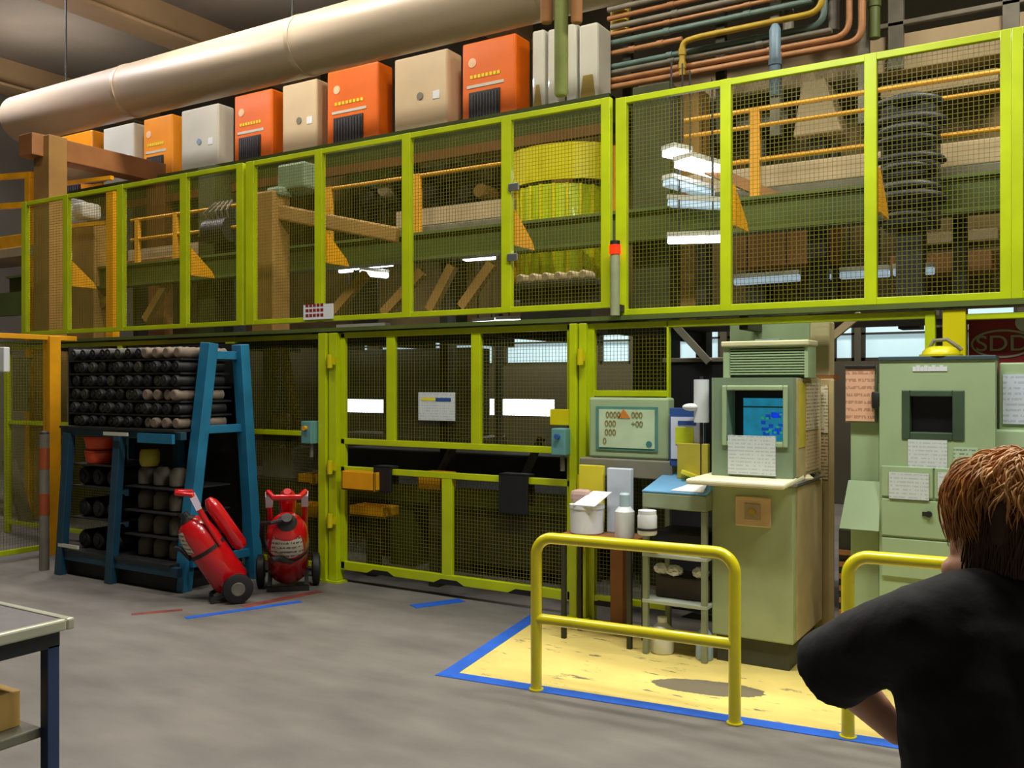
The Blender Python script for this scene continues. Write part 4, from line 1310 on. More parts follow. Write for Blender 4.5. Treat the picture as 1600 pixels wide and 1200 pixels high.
def extinguisher(label, loc, rz, tilt, side):
    t = thing('fire_extinguisher', label, 'fire extinguisher', loc, rz)
    T = Matrix.Translation((0, 0, .16)) @ Matrix.Rotation(tilt, 4, 'X')     # leans towards local -Y
    def mb():
        q = MB(); q.M = T; return q
    r = .145
    m = mb(); m.lathe([(.07, -.08), (.12, -.06), (r, -.01), (r, .42), (r * .93, .5), (r * .72, .565), (r * .35, .6), (.04, .61)], 32); m.build('cylinder', red, t, smooth=True, world=False)
    m = mb(); m.lathe([(.07, .592), (.04, .62), (.035, .66)], 16); m.build('valve', darkm, t, smooth=True, world=False)
    # label wrapped round the front shoulder
    m = mb()
    fs_ = []
    for i in range(13):
        a = -PI / 2 - .85 + 1.7 * i / 12
        for z, rr in ((.36, r + .003), (.43, r + .002), (.5, r * .94), (.545, r * .82)):
            fs_.append((rr * math.cos(a), rr * math.sin(a), z))
    m.add(fs_, [(i * 4 + j, (i + 1) * 4 + j, (i + 1) * 4 + j + 1, i * 4 + j + 1) for i in range(12) for j in range(3)]); m.build('label_sheet', paper_mat('worn label %.2f' % rz, (216, 208, 190), (110, 96, 90), 9), t, smooth=True, world=False)
    # propellant bottle at the back
    m = mb(); m.M = T @ Matrix.Translation((0, r + .075, .18)); m.lathe([(.04, -.02), (.06, .02), (.06, .38), (.05, .43), (.025, .47)], 20); m.build('gas_bottle', red, t, smooth=True, world=False)
    m = mb(); m.lathe([(r + .006, .3), (r + .006, .33)], 32); m.build('strap', blackm, t, smooth=True, world=False)
    # handle hoop
    m = mb(); hw = .12; m.tube([(-hw, r * .7, .3), (-hw, r * .8, .6), (-hw, .14, .76), (-hw * .7, .05, .83), (hw * .7, .05, .83), (hw, .14, .76), (hw, r * .8, .6), (hw, r * .7, .3)], .02, 12); m.build('handle', red, t, smooth=True, world=False)
    for sx in (-hw, hw):
        m = mb(); m.bar((sx, .137, .74), (sx, .122, .63), .046, .046); m.build('handle_sticker', handle, t, world=False)
    # hose loop
    m = mb(); m.tube([(0, 0, .64), (-.1, -.04, .66), (-.17, .02, .56), (-.185, .08, .3), (-.17, .1, .1), (-.12, .14, .02)], .014, 8); m.build('hose', blackm, t, smooth=True, world=False)
    m = mb(); m.tube([(r * .2, -r - .01, .32), (-r * .4, -r - .03, .42), (-r * .7, -r - .06, .44)], [.016, .02, .026], 10); m.build('nozzle', darkm, t, smooth=True, world=False)
    # chassis
    m = MB(); m.cyl((-.2, .05, .12), (.2, .05, .12), .016, 10); m.bar((-.13, .05, .12), (-.13, -.14, .03), .03, .03); m.bar((.13, .05, .12), (.13, -.14, .03), .03, .03); m.bar((-.15, -.14, .02), (.15, -.14, .02), .03, .03)
    m.build('axle_frame', darkm, t, world=False)
    for sx in (-1, 1):
        m = MB(); m.M = Matrix.Translation((sx * .2, .05, .12)) @ Matrix.Rotation(PI / 2, 4, 'Y')
        m.lathe([(.085, -.03), (.115, -.022), (.12, 0), (.115, .022), (.085, .03)], 28); w_ = m.build('wheel', blackm, t, smooth=True, world=False)
        m = MB(); m.M = Matrix.Translation((sx * .2, .05, .12)) @ Matrix.Rotation(PI / 2, 4, 'Y')
        m.lathe([(.05, -.034), (.055, -.03), (.055, .03), (.05, .034)], 20); m.build('hub_cap', greyjar, w_, smooth=True, world=False)
    t.scale = (side, side, side)
    return t


p = G(350, 938); extinguisher('red wheeled fire extinguisher leaning left, nearest the blue rack', (p.x, p.y + .06, 0), math.radians(-38), math.radians(33), 1)
p = G(440, 920); extinguisher('red wheeled fire extinguisher facing the camera beside the lime gate post', (p.x, p.y + .08, 0), math.radians(44), math.radians(50), 1.17)

# ================================================================ operator station
# barriers


def barrier(label, a, b_, ztop, zmid, r=.032):
    a, b_ = Vector(a), Vector(b_)
    t = thing('safety_barrier', label, 'barrier', ((a.x + b_.x) / 2, (a.y + b_.y) / 2, 0))
    d = (b_ - a).normalized(); rb = .1
    pts = [Vector((a.x, a.y, .004)), Vector((a.x, a.y, ztop - rb))]
    c = Vector((a.x, a.y, ztop - rb)) + d * rb
    for i in range(1, 9):
        q = PI - PI / 2 * i / 8
        pts.append(c + d * (rb * math.cos(q)) + Vector((0, 0, rb * math.sin(q))))
    c = Vector((b_.x, b_.y, ztop - rb)) - d * rb
    for i in range(0, 9):
        q = PI / 2 - PI / 2 * i / 8
        pts.append(c + d * (rb * math.cos(q)) + Vector((0, 0, rb * math.sin(q))))
    pts.append(Vector((b_.x, b_.y, .004)))
    m = MB(); m.tube(pts, r, 20); m.build('hoop', railyel, t, smooth=True)
    m = MB(); m.cyl(a + Vector((0, 0, zmid)) + d * .01, b_ + Vector((0, 0, zmid)) - d * .01, r * .95, 20); m.build('middle_bar', railyel, t, smooth=True)
    for q in (a, b_):
        m = MB(); m.cyl((q.x, q.y, .002), (q.x, q.y, .01), .042, 24); m.build('base_flange', railyel, t, smooth=True)


bA, bB = G(838, 1078), G(1148, 1131)
barrier('tall yellow tube safety barrier in front of the console', bA, bB, .875, .41)
bC = G(1325, 1152)
barrier('yellow tube safety barrier partly hidden behind the person', bC, bC + (bB - bA).normalized() * 1.15, .9, .41)

# console pedestal
YK = 5.66
xa, xb = X_(1112, YK), -1.5
t = thing('operator_console', 'sage green operator console with recessed blue display', 'console', ((xa + xb) / 2, 6.0, 0))
m = MB(); m.bb(xa + .02, xb - .03, YK + .03, 6.3, 0, .17); m.build('plinth', M('dark plinth paint', (58, 60, 48), .6), t, bevel=.006)
m = MB(); m.bb(xa, xb, YK, 6.35, .17, 1.13); m.build('pedestal', M('olive sage enamel', (160, 172, 128), .45, var=.08), t, bevel=.01)
m = MB(); a, b_ = W(1150, 820, YK), W(1205, 778, YK); m.bb(a.x, b_.x, YK - .02, YK + .01, a.z, b_.z); sp = m.build('socket_plate', peach, t, bevel=.006)
m = MB(); m.bb(a.x + .06, b_.x - .06, YK - .028, YK - .02, a.z + .04, b_.z - .04); m.build('socket', beige, sp, bevel=.006)
m = MB(); q = (Vector(a) + Vector(b_)) / 2; m.cyl((q.x, YK - .034, q.z), (q.x, YK - .026, q.z), .02); m.build('socket_hole', yelpipe, sp, smooth=True)
zk = ZP(1160, 750, YK - .15)
m = MB(); m.prism([(xa - .1, YK - .2, 1.128), (xb + .0, YK - .2, 1.128), (xb + .02, YK + .2, 1.15), (xa - .04, YK + .2, 1.15)], (0, 0, .035)); m.build('keyboard_shelf', M('cream laminate', (228, 222, 186), .5), t, bevel=.012)
m = MB(); m.bb(xa - .02, xb + .03, YK - .02, 6.3, 1.13, 1.15); m.build('deck', steel, t, bevel=.004)
# display housing
hz0, hz1 = 1.17, ZP(1175, 590, YK)
hx0, hx1 = xa - .0, xb
wx0, wx1 = X_(1136, YK), X_(1224, YK)
wz0, wz1 = ZP(1180, 690, YK), ZP(1180, 610, YK)
m = MB()
m.bb(hx0, wx0, YK, 6.3, hz0, hz1); m.bb(wx1, hx1, YK, 6.3, hz0, hz1); m.bb(wx0, wx1, YK, 6.3, wz1, hz1); m.bb(wx0, wx1, YK, 6.3, hz0, wz0); m.bb(wx0, wx1, YK + .2, 6.3, wz0, wz1)
m.build('display_housing', sagedk, t)
fr = MB()
for a0, a1, z0, z1 in ((wx0 - .03, wx0, wz0 - .03, wz1 + .03), (wx1, wx1 + .03, wz0 - .03, wz1 + .03), (wx0, wx1, wz1, wz1 + .03), (wx0, wx1, wz0 - .03, wz0)):
    fr.bb(a0, a1, YK - .015, YK, z0, z1)
fr.build('display_bezel', sage, t, bevel=.006)
m = MB(); m.bb(wx0 + .0, wx1, YK + .16, YK + .2, wz0, wz1); m.build('display_surround', blackm, t)
sc = MB(); sc.bb(wx0 + .06, wx1, YK + .14, YK + .16, wz0, wz1 - .05); sco = sc.build('screen', screenblue, t)
m = MB()
random.seed(3)
for i in range(16):
    x = wx0 + .13 + random.random() * (wx1 - wx0 - .17); z = wz0 + .03 + random.random() * .13
    m.bb(x, x + .02 + random.random() * .025, YK + .137, YK + .14, z, z + .012 + random.random() * .02)
m.build('screen_graphics', M('deep blue pixels', (30, 90, 220), .4, emit=.35), sco)
m = MB()
for i in range(8):
    x = wx0 + .16 + random.random() * (wx1 - wx0 - .2); z = wz0 + .04 + random.random() * .12
    m.bb(x, x + .018, YK + .1355, YK + .137, z, z + .014)
m.build('screen_graphics', M('green pixels', (60, 200, 130), .4, emit=.35), sco)
m = MB(); m.bb(wx0 + .06, wx1, YK + .137, YK + .14, wz1 - .11, wz1 - .10); m.build('screen_graphics', inkb, sco)
# paper below the display
m = MB(); a, b_ = W(1138, 740, YK - .012), W(1212, 682, YK - .012); m.bb(a.x, b_.x, YK - .02, YK - .004, a.z, b_.z)
o = single(m, 'paper_sheet', printed, 'white printed sheet below the blue display', 'paper')
# tan side panel of the console with pinned sheets
m = MB(); m.bb(xb, xb + .012, YK + .06, 6.34, .19, 1.12); m.build('side_panel', M('tan side panel', (176, 160, 116), .6), t)
m = MB(); m.bb(xb, xb + .012, YK + .06, 6.3, hz0 + .01, hz1 - .005); sp = m.build('side_panel', M('buff side panel', (184, 170, 122), .6), t)
m = MB(); m.bb(xb + .012, xb + .018, YK + .25, 6.24, 1.46, hz1 - .03); m.build('sheet', printedtan, sp)
m = MB(); m.bb(xb + .012, xb + .018, YK + .25, 6.24, hz0 + .03, 1.45); m.build('sheet', paper_mat('printed tan side sheet', (196, 172, 130), (160, 138, 100), 14), sp)
m = MB(); m.bb(xb + .012, xb + .016, YK + .08, YK + .24, 1.36, hz1 - .03); m.build('yellow_strip', M('mustard side paper', (190, 176, 54), .7), sp)
# vented unit on top
YV = 5.82
vx0, vx1 = X_(1130, YV), X_(1262, YV)
vz0, vz1 = hz1, ZP(1195, 541, YV)
t = thing('vent_unit', 'louvred sage cooling unit on top of the console', 'cooling unit', ((vx0 + vx1) / 2, YV, vz0))
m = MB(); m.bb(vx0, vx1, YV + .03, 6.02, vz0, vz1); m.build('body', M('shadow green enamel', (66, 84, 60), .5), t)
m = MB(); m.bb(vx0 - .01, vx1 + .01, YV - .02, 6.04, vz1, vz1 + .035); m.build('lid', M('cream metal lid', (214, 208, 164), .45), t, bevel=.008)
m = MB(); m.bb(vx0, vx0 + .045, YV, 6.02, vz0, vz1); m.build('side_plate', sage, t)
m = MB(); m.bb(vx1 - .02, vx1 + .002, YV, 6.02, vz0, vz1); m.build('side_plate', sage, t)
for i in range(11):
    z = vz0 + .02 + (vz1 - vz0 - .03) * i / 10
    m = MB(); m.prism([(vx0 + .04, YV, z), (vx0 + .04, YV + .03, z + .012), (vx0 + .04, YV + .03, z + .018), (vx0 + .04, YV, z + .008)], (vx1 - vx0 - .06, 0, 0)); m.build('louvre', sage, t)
m = MB(); m.bb((vx0 + vx1) / 2 - .09, (vx0 + vx1) / 2 + .07, 5.9, 6.0, vz1 + .035, vz1 + .05); m.build('cap', tealpipe, t, bevel=.008)
# green cabinet behind the vent unit, beige post
m = MB(); a, b_ = X_(1140, 6.6), X_(1264, 6.6); m.bb(a, b_, 6.6, 7.0, 0, ZP(1200, 500, 6.6))
single(m, 'tall_green_cabinet', sage, 'tall sage cabinet rising behind the louvred unit', 'cabinet', bevel=.01)
t = thing('beige_post', 'beige post right of the louvred unit', 'post', (X_(1281, 6.45), 6.45, 0))
a, b_ = X_(1266, 6.4), X_(1296, 6.4)
m = MB(); m.bb(a, b_, 6.4, 6.55, 0, ZP(1280, 502, 6.4)); m.build('shaft', M('beige column paint', (196, 184, 138), .55), t, bevel=.01)
m = MB(); m.bb(a - .02, b_ + .03, 6.38, 6.57, ZP(1280, 594, 6.4), ZP(1280, 586, 6.4)); m.build('collar', brown, t)
# side board with pinned sheets
YS = 6.38
a, b_ = X_(1256, YS), X_(1304, YS)
t = thing('document_board', 'buff document board standing right of the console', 'board', ((a + b_) / 2, YS, 0))
m = MB(); m.bb(a, b_, YS - .02, YS, 0, ZP(1280, 592, YS)); m.build('board', M('tan board', (160, 142, 98), .6), t, bevel=.005)
m = MB(); a2, b2 = X_(1272, YS), X_(1295, YS); m.bb(a2, b2, YS - .026, YS - .02, ZP(1280, 676, YS), ZP(1280, 602, YS)); m.build('sheet', printedtan, t)
m = MB(); m.bb(a2, b2, YS - .026, YS - .02, ZP(1280, 748, YS), ZP(1280, 680, YS)); m.build('sheet', paper_mat('printed tan sheet', (196, 172, 130), (130, 108, 70), 14), t)
m = MB(); m.bb(X_(1258, YS), a2 - .004, YS - .026, YS - .02, ZP(1280, 700, YS), ZP(1280, 602, YS)); m.build('yellow_strip', M('mustard paper', (190, 176, 54), .7), t)
m = MB(); m.bb(b_ - .03, b_, YS - .03, YS - .02, 0.02, ZP(1280, 596, YS)); m.build('edge_trim', M('tan trim', (176, 156, 108), .6), t)
m = MB(); m.M = Matrix.Translation((X_(1262, 5.95) - .02, 5.95, 1.15)); m.lathe([(.05, 0), (.055, .01), (.03, .03), (.01, .035)], 20)
single(m, 'cream_cap', M('cream plastic', (226, 216, 178), .4), 'cream plastic cap on the deck corner of the console', 'cap', smooth=True)

# text panel
YH = 5.95
a, b_ = W(920, 714, YH), W(1044, 622, YH)
t = thing('text_panel', 'sage framed display panel with lines of text', 'panel', ((a.x + b_.x) / 2, YH, a.z))
m = MB(); m.bb(a.x, b_.x, YH, YH + .12, a.z, b_.z); m.build('frame', sage, t, bevel=.015)
s0, s1 = W(932, 702, YH), W(1028, 636, YH)
m = MB(); m.bb(s0.x, s1.x, YH - .008, YH, s0.z, s1.z); m.build('border', M('teal border', (84, 138, 128), .5), t)
m = MB(); m.bb(s0.x + .025, s1.x - .02, YH - .013, YH - .008, s0.z + .018, s1.z - .02); so = m.build('screen', M('pale display glass', (176, 196, 160), .35, emit=.12), t)
for r_, (txt, n) in enumerate((('0000', 0), ('000', 0), ('000', 0), ('0', 0))):
    lettering(txt, .062, M('brown text %d' % r_, (140, 118, 66), .6), so, (s0.x + .05 + .022 * len(txt), YH - .015, s1.z - .06 - .062 * r_), .95, 'display_text')
lettering('000', .06, M('brown text right', (140, 118, 66), .6), so, (s1.x - .15, YH - .015, s1.z - .06), .95, 'display_text')
lettering('+00', .06, M('brown text right low', (120, 118, 76), .6), so, (s1.x - .15, YH - .015, s1.z - .122), .95, 'display_text')
m = MB(); q = Vector(((s0.x + s1.x) / 2 - .015, YH - .017, s1.z - .045)); m.prism([(q.x - .05, q.y, q.z - .035), (q.x + .05, q.y, q.z - .035), (q.x, q.y, q.z + .03)], (0, .003, 0)); m.build('warning_mark', inkr, so)
m = MB(); m.cyl((s1.x - .06, YH - .016, s0.z + .05), (s1.x - .06, YH - .012, s0.z + .05), .022); m.build('corner_mark', inkb, so, smooth=True)
# ledge beneath it
za = a.z
t = thing('panel_stand', 'grey ledge and brown stand carrying the text panel', 'stand', (X_(970, 6.0), 6.0, 0))
m = MB(); m.bb(X_(905, 5.9), X_(1050, 5.9), 5.9, 6.12, za - .13, za - .002); m.build('ledge', M('grey stand paint', (122, 120, 104), .5), t, bevel=.008)
m = MB(); x = X_(968, 6.05); m.bb(x - .05, x + .05, 6.0, 6.1, 0.003, za - .13); m.build('leg', brown, t, bevel=.006)
m = MB(); m.bb(x - .16, x + .16, 5.92, 6.13, 0.003, .02); m.build('foot', brown, t)
# low side table with supplies
YT = 5.72
zt2 = ZP(940, 835, YT)
tx0, tx1 = X_(886, YT), X_(1000, YT)
t = thing('supply_table', 'brown side table of supplies left of the trolley', 'table', ((tx0 + tx1) / 2, YT, 0))
m = MB(); m.bb(tx0, tx1, YT - .13, YT + .17, zt2 - .03, zt2); m.build('table_top', brown, t, bevel=.006)
for x in (tx0 + .03, tx1 - .03):
    for y in (YT - .1, YT + .14):
        m = MB(); m.bb(x - .015, x + .015, y - .015, y + .015, .003, zt2 - .03); m.build('leg', dkolive, t)
x = X_(917, YT); r = .115
t = thing('white_bucket', 'white plastic bucket under the folded paper on the side table', 'bucket', (x, YT, zt2))
m = MB(); m.M = Matrix.Translation((x, YT, zt2)); m.lathe([(r * .92, 0), (r, .01), (r, .19)], 28); m.build('pail', whitepl, t, smooth=True)
m = MB(); m.M = Matrix.Translation((x, YT, zt2)); m.lathe([(r + .006, .175), (r + .006, .2)], 28); m.build('rim', whitepl, t, smooth=True)
m = MB(); zz = zt2 + .201; m.prism([(x - .05, YT - .12, zz), (x + .12, YT - .12, zz), (x + .16, YT + .06, zz + .08), (x + .02, YT + .06, zz + .08)], (0, 0, .006))
single(m, 'folded_paper', white, 'bright white paper sheet lying on the bucket', 'paper')
m = MB(); zz = zt2 + .202; m.prism([(x - .13, YT - .02, zz), (x + .02, YT + .0, zz), (x + .0, YT + .1, zz), (x - .13, YT + .1, zz)], (0, 0, .09))
single(m, 'pink_cloth', M('dusty pink cloth', (190, 160, 150), .9), 'dusty pink folded cloth behind the paper on the bucket', 'cloth', bevel=.03)
yb3 = YT + .24
m = MB(); a, b_ = W(905, 790, YT + .13), W(943, 728, YT + .13); m.bb(a.x, b_.x, YT + .125, YT + .155, zt2, b_.z)
single(m, 'yellow_booklet', yellowpaper, 'upright yellow booklet behind the white bucket', 'booklet', bevel=.004)
m = MB(); a, b_ = W(948, 790, YT + .1), W(985, 733, YT + .1); m.bb(a.x, b_.x, YT + .1, YT + .155, zt2, b_.z)
single(m, 'pale_binder', M('pale blue binder', (204, 214, 230), .6), 'upright pale blue binder right of the yellow booklet', 'binder', bevel=.006)
for p0, p1, y1, lab, nm in ((962, 990, 790, 'white canister with pale cap beside the white bucket', 'white_canister'),):
    x = X_((p0 + p1) / 2, YT - .04); r = (X_(p1, YT) - X_(p0, YT)) / 2
    t = thing(nm, lab, 'canister', (x, YT - .04, zt2))
    h = ZP(976, y1, YT) - zt2
    m = MB(); m.M = Matrix.Translation((x, YT - .04, zt2)); m.lathe([(r * .95, 0), (r, .01), (r, h * .85), (r * .6, h)], 24); m.build('body', whitepl, t, smooth=True)
    m = MB(); m.M = Matrix.Translation((x, YT - .04, zt2)); m.lathe([(r * .55, h), (r * .55, h + .08), (r * .4, h + .09)], 20); m.build('cap', M('pale blue cap', (176, 200, 210), .4), t, smooth=True)
# instrument trolley
YG = 5.56
gx0, gx1 = X_(1003, YG), X_(1104, YG)
t = thing('tool_trolley', 'grey green trolley with blue mat and slender legs', 'trolley', ((gx0 + gx1) / 2, 5.75, 0))
zt3 = ZP(1050, 772, YG)
m = MB(); m.prism([(gx0, YG, zt3 - .1), (gx0, YG, zt3), (gx0, YG + .42, zt3 + .09), (gx0, YG + .42, zt3 - .1)], (gx1 - gx0, 0, 0)); m.build('desk_box', M('grey sage enamel', (140, 152, 122), .5), t, bevel=.008)
m = MB(); m.prism([(gx0 + .0, YG + .0, zt3 + .002), (gx0 + .0, YG + .0, zt3 + .01), (gx0 + .0, YG + .41, zt3 + .098), (gx0, YG + .41, zt3 + .09)], (gx1 - gx0, 0, 0)); m.build('desk_mat', bluemat, t)
for x in (gx0 + .02, gx1 - .02):
    for y in (YG + .02, YG + .4):
        m = MB(); m.bb(x - .018, x + .018, y - .018, y + .018, .003, zt3 - .1); m.build('leg', M('grey leg enamel', (130, 138, 112), .5), t, bevel=.003)
for z in (.36, .66):
    m = MB(); m.bb(gx0, gx1, YG, YG + .42, z - .025, z); m.build('shelf', M('grey shelf enamel', (164, 172, 156), .5), t, bevel=.004)
zz = zt3 + .012
m = MB(); m.prism([(gx0 + .19, YG + .02, zz + .004), (gx1 - .03, YG + .02, zz + .004), (gx1 - .06, YG + .2, zz + .044), (gx0 + .28, YG + .2, zz + .044)], (0, 0, .006))
single(m, 'loose_paper', white, 'white paper lying on the blue desk mat', 'paper')
# items on the trolley shelves
m = MB(); m.bb(gx0 + .05, gx1 - .04, YG + .08, YG + .38, .661, .8)
single(m, 'black_case', blackm, 'black case on the upper shelf of the trolley', 'case', bevel=.02)
m = MB(); m.ell((gx0 + .07, YG + .03, .695), (.07, .05, .032)); 
single(m, 'white_rag', whitepl, 'white rag at the upper shelf edge of the trolley', 'rag', smooth=True)


def crumple(c, r, seed, mat, label):
    random.seed(seed)
    m = MB(); m.ell(c, r, nu=22, nv=12)
    m.v = [Vector(c) + (p - Vector(c)) * (1 + .22 * (random.random() - .5)) for p in m.v]
    zmin = min(p.z for p in m.v)
    single(m, 'crumpled_wipe', mat, label, 'wipe', smooth=False)


m = MB(); m.bb(gx0 + .05, gx1 - .02, YG + .1, YG + .36, .361, .5)
single(m, 'dark_box', M('dark brown box', (60, 50, 42), .7), 'dark brown box on the lower shelf of the trolley', 'box', bevel=.01)
random.seed(5)
for i, (dx, dy, s, lab) in enumerate(((.08, .16, 1.1, 'white crumpled wipe at the left on the dark brown box'), (.17, .14, 1.0, 'white crumpled wipe in the middle on the dark brown box'), (.34, .16, 1.0, 'white crumpled wipe at the right on the dark brown box'))):
    crumple((gx0 + dx, YG + dy, .534 + .0), (.055 * s, .05, .036), 30 + i, whitepl, lab)
for x, lab, r, h, mt in ((gx0 + .1, 'milky white jug on the floor under the trolley', .075, .2, whitepl), (gx1 - .05, 'bluish bottle on the floor beside the console plinth', .055, .2, M('pale blue plastic', (150, 176, 206), .4))):
    t = thing('plastic_bottle', lab, 'bottle', (x, YG + .1, .003))
    m = MB(); m.M = Matrix.Translation((x, YG + .1, .003)); m.lathe([(r * .9, 0), (r, .01), (r, h * .75), (r * .5, h * .93), (r * .38, h)], 24); m.build('body', mt, t, smooth=True)
    m = MB(); m.M = Matrix.Translation((x, YG + .1, .003)); m.lathe([(r * .42, h), (r * .42, h + .03)], 18); m.build('cap', whitepl, t, smooth=True)
t = thing('white_jar', 'white jar held in a ring at the front left of the trolley', 'jar', (gx0 + .07, YG - .075, .79))
m = MB(); m.M = Matrix.Translation((gx0 + .07, YG - .075, .79)); m.lathe([(.055, 0), (.062, .01), (.062, .12), (.055, .14)], 24); m.build('body', whitepl, t, smooth=True)
m = MB(); m.M = Matrix.Translation((gx0 + .07, YG - .075, .79)); m.lathe([(.058, .135), (.058, .155)], 24); m.build('lid', whitepl, t, smooth=True)
m = MB(); m.M = Matrix.Translation((gx0 + .07, YG - .075, .79)); m.lathe([(.066, .03), (.066, .045)], 24); m.bb(-.06, -.03, .04, .075, .03, .045); m.build('holder_ring', darkm, t, smooth=True)
# blue board with white sheet, yellow folder
YW = 5.9
a, b_ = W(1046, 728, YW), W(1101, 638, YW)
t = thing('clip_board', 'blue hanging board with white sheet and lime square', 'board', ((a.x + b_.x) / 2, YW, a.z))
m = MB(); m.bb(a.x, b_.x, YW, YW + .03, a.z, b_.z); m.build('board', bluebinder, t, bevel=.004)
m = MB(); m.bb(a.x + .012, b_.x - .004, YW - .006, YW, a.z + .05, b_.z - .06); m.build('sheet', M('cool white sheet', (206, 212, 232), .7, var=.03), t)
m = MB(); q0, q1 = W(1056, 694, YW), W(1084, 668, YW); m.bb(q0.x, q1.x, YW - .01, YW - .006, q0.z, q1.z); m.build('lime_square', M('lime paper', (200, 214, 30), .7), t)
m = MB(); q0, q1 = W(1060, 664, YW), W(1088, 658, YW); m.bb(q0.x, q1.x, YW - .01, YW - .006, q0.z, q1.z); m.build('heading', bluebinder, t)
m = MB(); m.bb(a.x + .1, a.x + .14, YW + .03, 6.25, b_.z - .12, b_.z - .08); m.build('bracket', darkm, t)
m = MB(); a, b_ = W(1058, 740, YW - .06), W(1106, 694, YW - .06); m.bb(a.x, b_.x, YW - .06, YW - .02, zt3 + .07, b_.z)
single(m, 'ochre_folder', M('ochre folder', (190, 176, 60), .6), 'ochre folder standing behind the blue desk mat', 'folder', bevel=.004)
m = MB(); zz = zt3 + .062; xx = X_(1085, YG + .3); m.M = Matrix.Translation((xx, YG + .27, zz + .012)) @ Matrix.Rotation(.5, 4, 'Z') @ Matrix.Rotation(.35, 4, 'Y'); m.box((0, 0, .02), (.17, .07, .03))
single(m, 'yellow_torch_box', yellowpaper, 'tilted pale yellow box on the desk mat by the folder', 'box', bevel=.006)
# paper roll beside the display housing
c = W(1096, 625, 5.85)
m = MB(); m.tube([(c.x, 5.85, ZP(1096, 660, 5.85)), (c.x, 5.85, ZP(1096, 593, 5.85))], .05, 20)
t = thing('paper_roll', 'white paper roll on a rod left of the display housing', 'paper roll', (c.x, 5.85, 1.1))
m.build('roll', whitepl, t, smooth=True)
m = MB(); m.cyl((c.x, 5.85, 1.12), (c.x, 5.85, ZP(1096, 593, 5.85) + .02), .012, 8); m.bb(c.x - .04, c.x + .2, 5.83, 5.87, 1.1, 1.12); m.build('holder_rod', darkm, t)
m = MB(); m.ell((c.x - .06, 5.82, ZP(1085, 636, 5.85)), (.06, .04, .025)); m.build('loose_end', whitepl, t, smooth=True)

# big control cabinet
YX = 5.9
cx0, cx1 = X_(1374, YX), X_(1555, YX)
zc1 = ZP(1460, 563, YX)
t = thing('control_cabinet', 'large sage control cabinet with dark window and drawers', 'cabinet', ((cx0 + cx1) / 2, YX, 0))
wx0, wx1 = X_(1409, YX), X_(1507, YX); wz0, wz1 = ZP(1458, 688, YX), ZP(1458, 610, YX)
m = MB()
m.bb(cx0, wx0, YX, 6.12, .1, zc1); m.bb(wx1, cx1, YX, 6.12, .1, zc1); m.bb(wx0, wx1, YX, 6.12, wz1, zc1); m.bb(wx0, wx1, YX, 6.12, .1, wz0); m.bb(wx0, wx1, YX + .15, 6.12, wz0, wz1)
m.build('body', sage, t)
m = MB(); m.bb(cx0 + .02, cx1 - .02, YX + .03, 6.1, 0, .1); m.build('plinth', dkolive, t)
m = MB(); m.bb(cx0 - .005, cx1 + .005, YX - .01, 6.12, zc1, zc1 + .025); m.build('top_cap', M('slate blue cap', (60, 82, 88), .5), t, bevel=.004)
fr = MB()
fw_ = .045
for a0, a1, z0, z1 in ((wx0, wx0 + fw_, wz0, wz1), (wx1 - fw_ * 1.4, wx1, wz0, wz1), (wx0 + fw_, wx1 - fw_ * 1.4, wz1 - fw_ * .8, wz1), (wx0 + fw_, wx1 - fw_ * 1.4, wz0, wz0 + fw_)):
    fr.bb(a0, a1, YX - .006, YX + .1, z0, z1)
fr.build('window_frame', M('deep green bezel', (62, 82, 62), .45), t, bevel=.005)
m = MB(); m.bb(wx0 + .02, wx1 - .02, YX + .06, YX + .08, wz0 + .02, wz1 - .02); m.build('screen', glassdk, t)
for py0, py1, nm in ((778, 730, 'drawer_front'), (840, 782, 'drawer_front'), (905, 844, 'drawer_front')):
    if py0 == 778:
        for p0, p1 in ((1378, 1458), (1461, 1550)):
            m = MB(); m.bb(X_(p0, YX), X_(p1, YX), YX - .014, YX + .002, ZP(1440, py0, YX), ZP(1440, py1, YX)); m.build(nm, sage, t, bevel=.004)
    else:
        m = MB(); m.bb(X_(1378, YX), X_(1550, YX), YX - .014, YX + .002, ZP(1440, py0, YX), ZP(1440, py1, YX)); d_ = m.build(nm, sage, t, bevel=.004)
        if py0 == 840:
            m = MB(); c = W(1452, 803, YX); m.cyl((c.x, YX - .03, c.z), (c.x, YX - .012, c.z), .018); m.bb(c.x - .035, c.x + .015, YX - .022, YX - .014, c.z - .012, c.z + .012); m.build('handle', darkm, d_, smooth=True)
m = MB()
for i in range(9):
    x = X_(1426 + i * 6, YX); m.bb(x, x + .02, YX - .004, YX + .001, ZP(1450, 580, YX), ZP(1450, 573, YX) + .008 * (i % 2))
m.build('printing', whitepl, t)
for p0, p1, y0, y1, lab in ((1419, 1480, 730, 688, 'printed sheet just below the dark cabinet window'), (1490, 1528, 724, 700, 'small mint printed sheet near the hair of the person'),
                            (1390, 1452, 778, 740, 'printed sheet on the left drawer of the control cabinet'), (1466, 1520, 778, 740, 'printed sheet on the right drawer of the control cabinet')):
    m = MB(); q0, q1 = W(p0, y0, YX), W(p1, y1, YX); dy = .016 if y0 == 778 else 0
    m.bb(q0.x, q1.x, YX - .006 - dy, YX - dy - .0005, q0.z, q1.z)
    single(m, 'printed_sheet', printed if p0 != 1490 else paper_mat('mint print', (176, 200, 170), (120, 140, 120), 14), lab, 'paper')
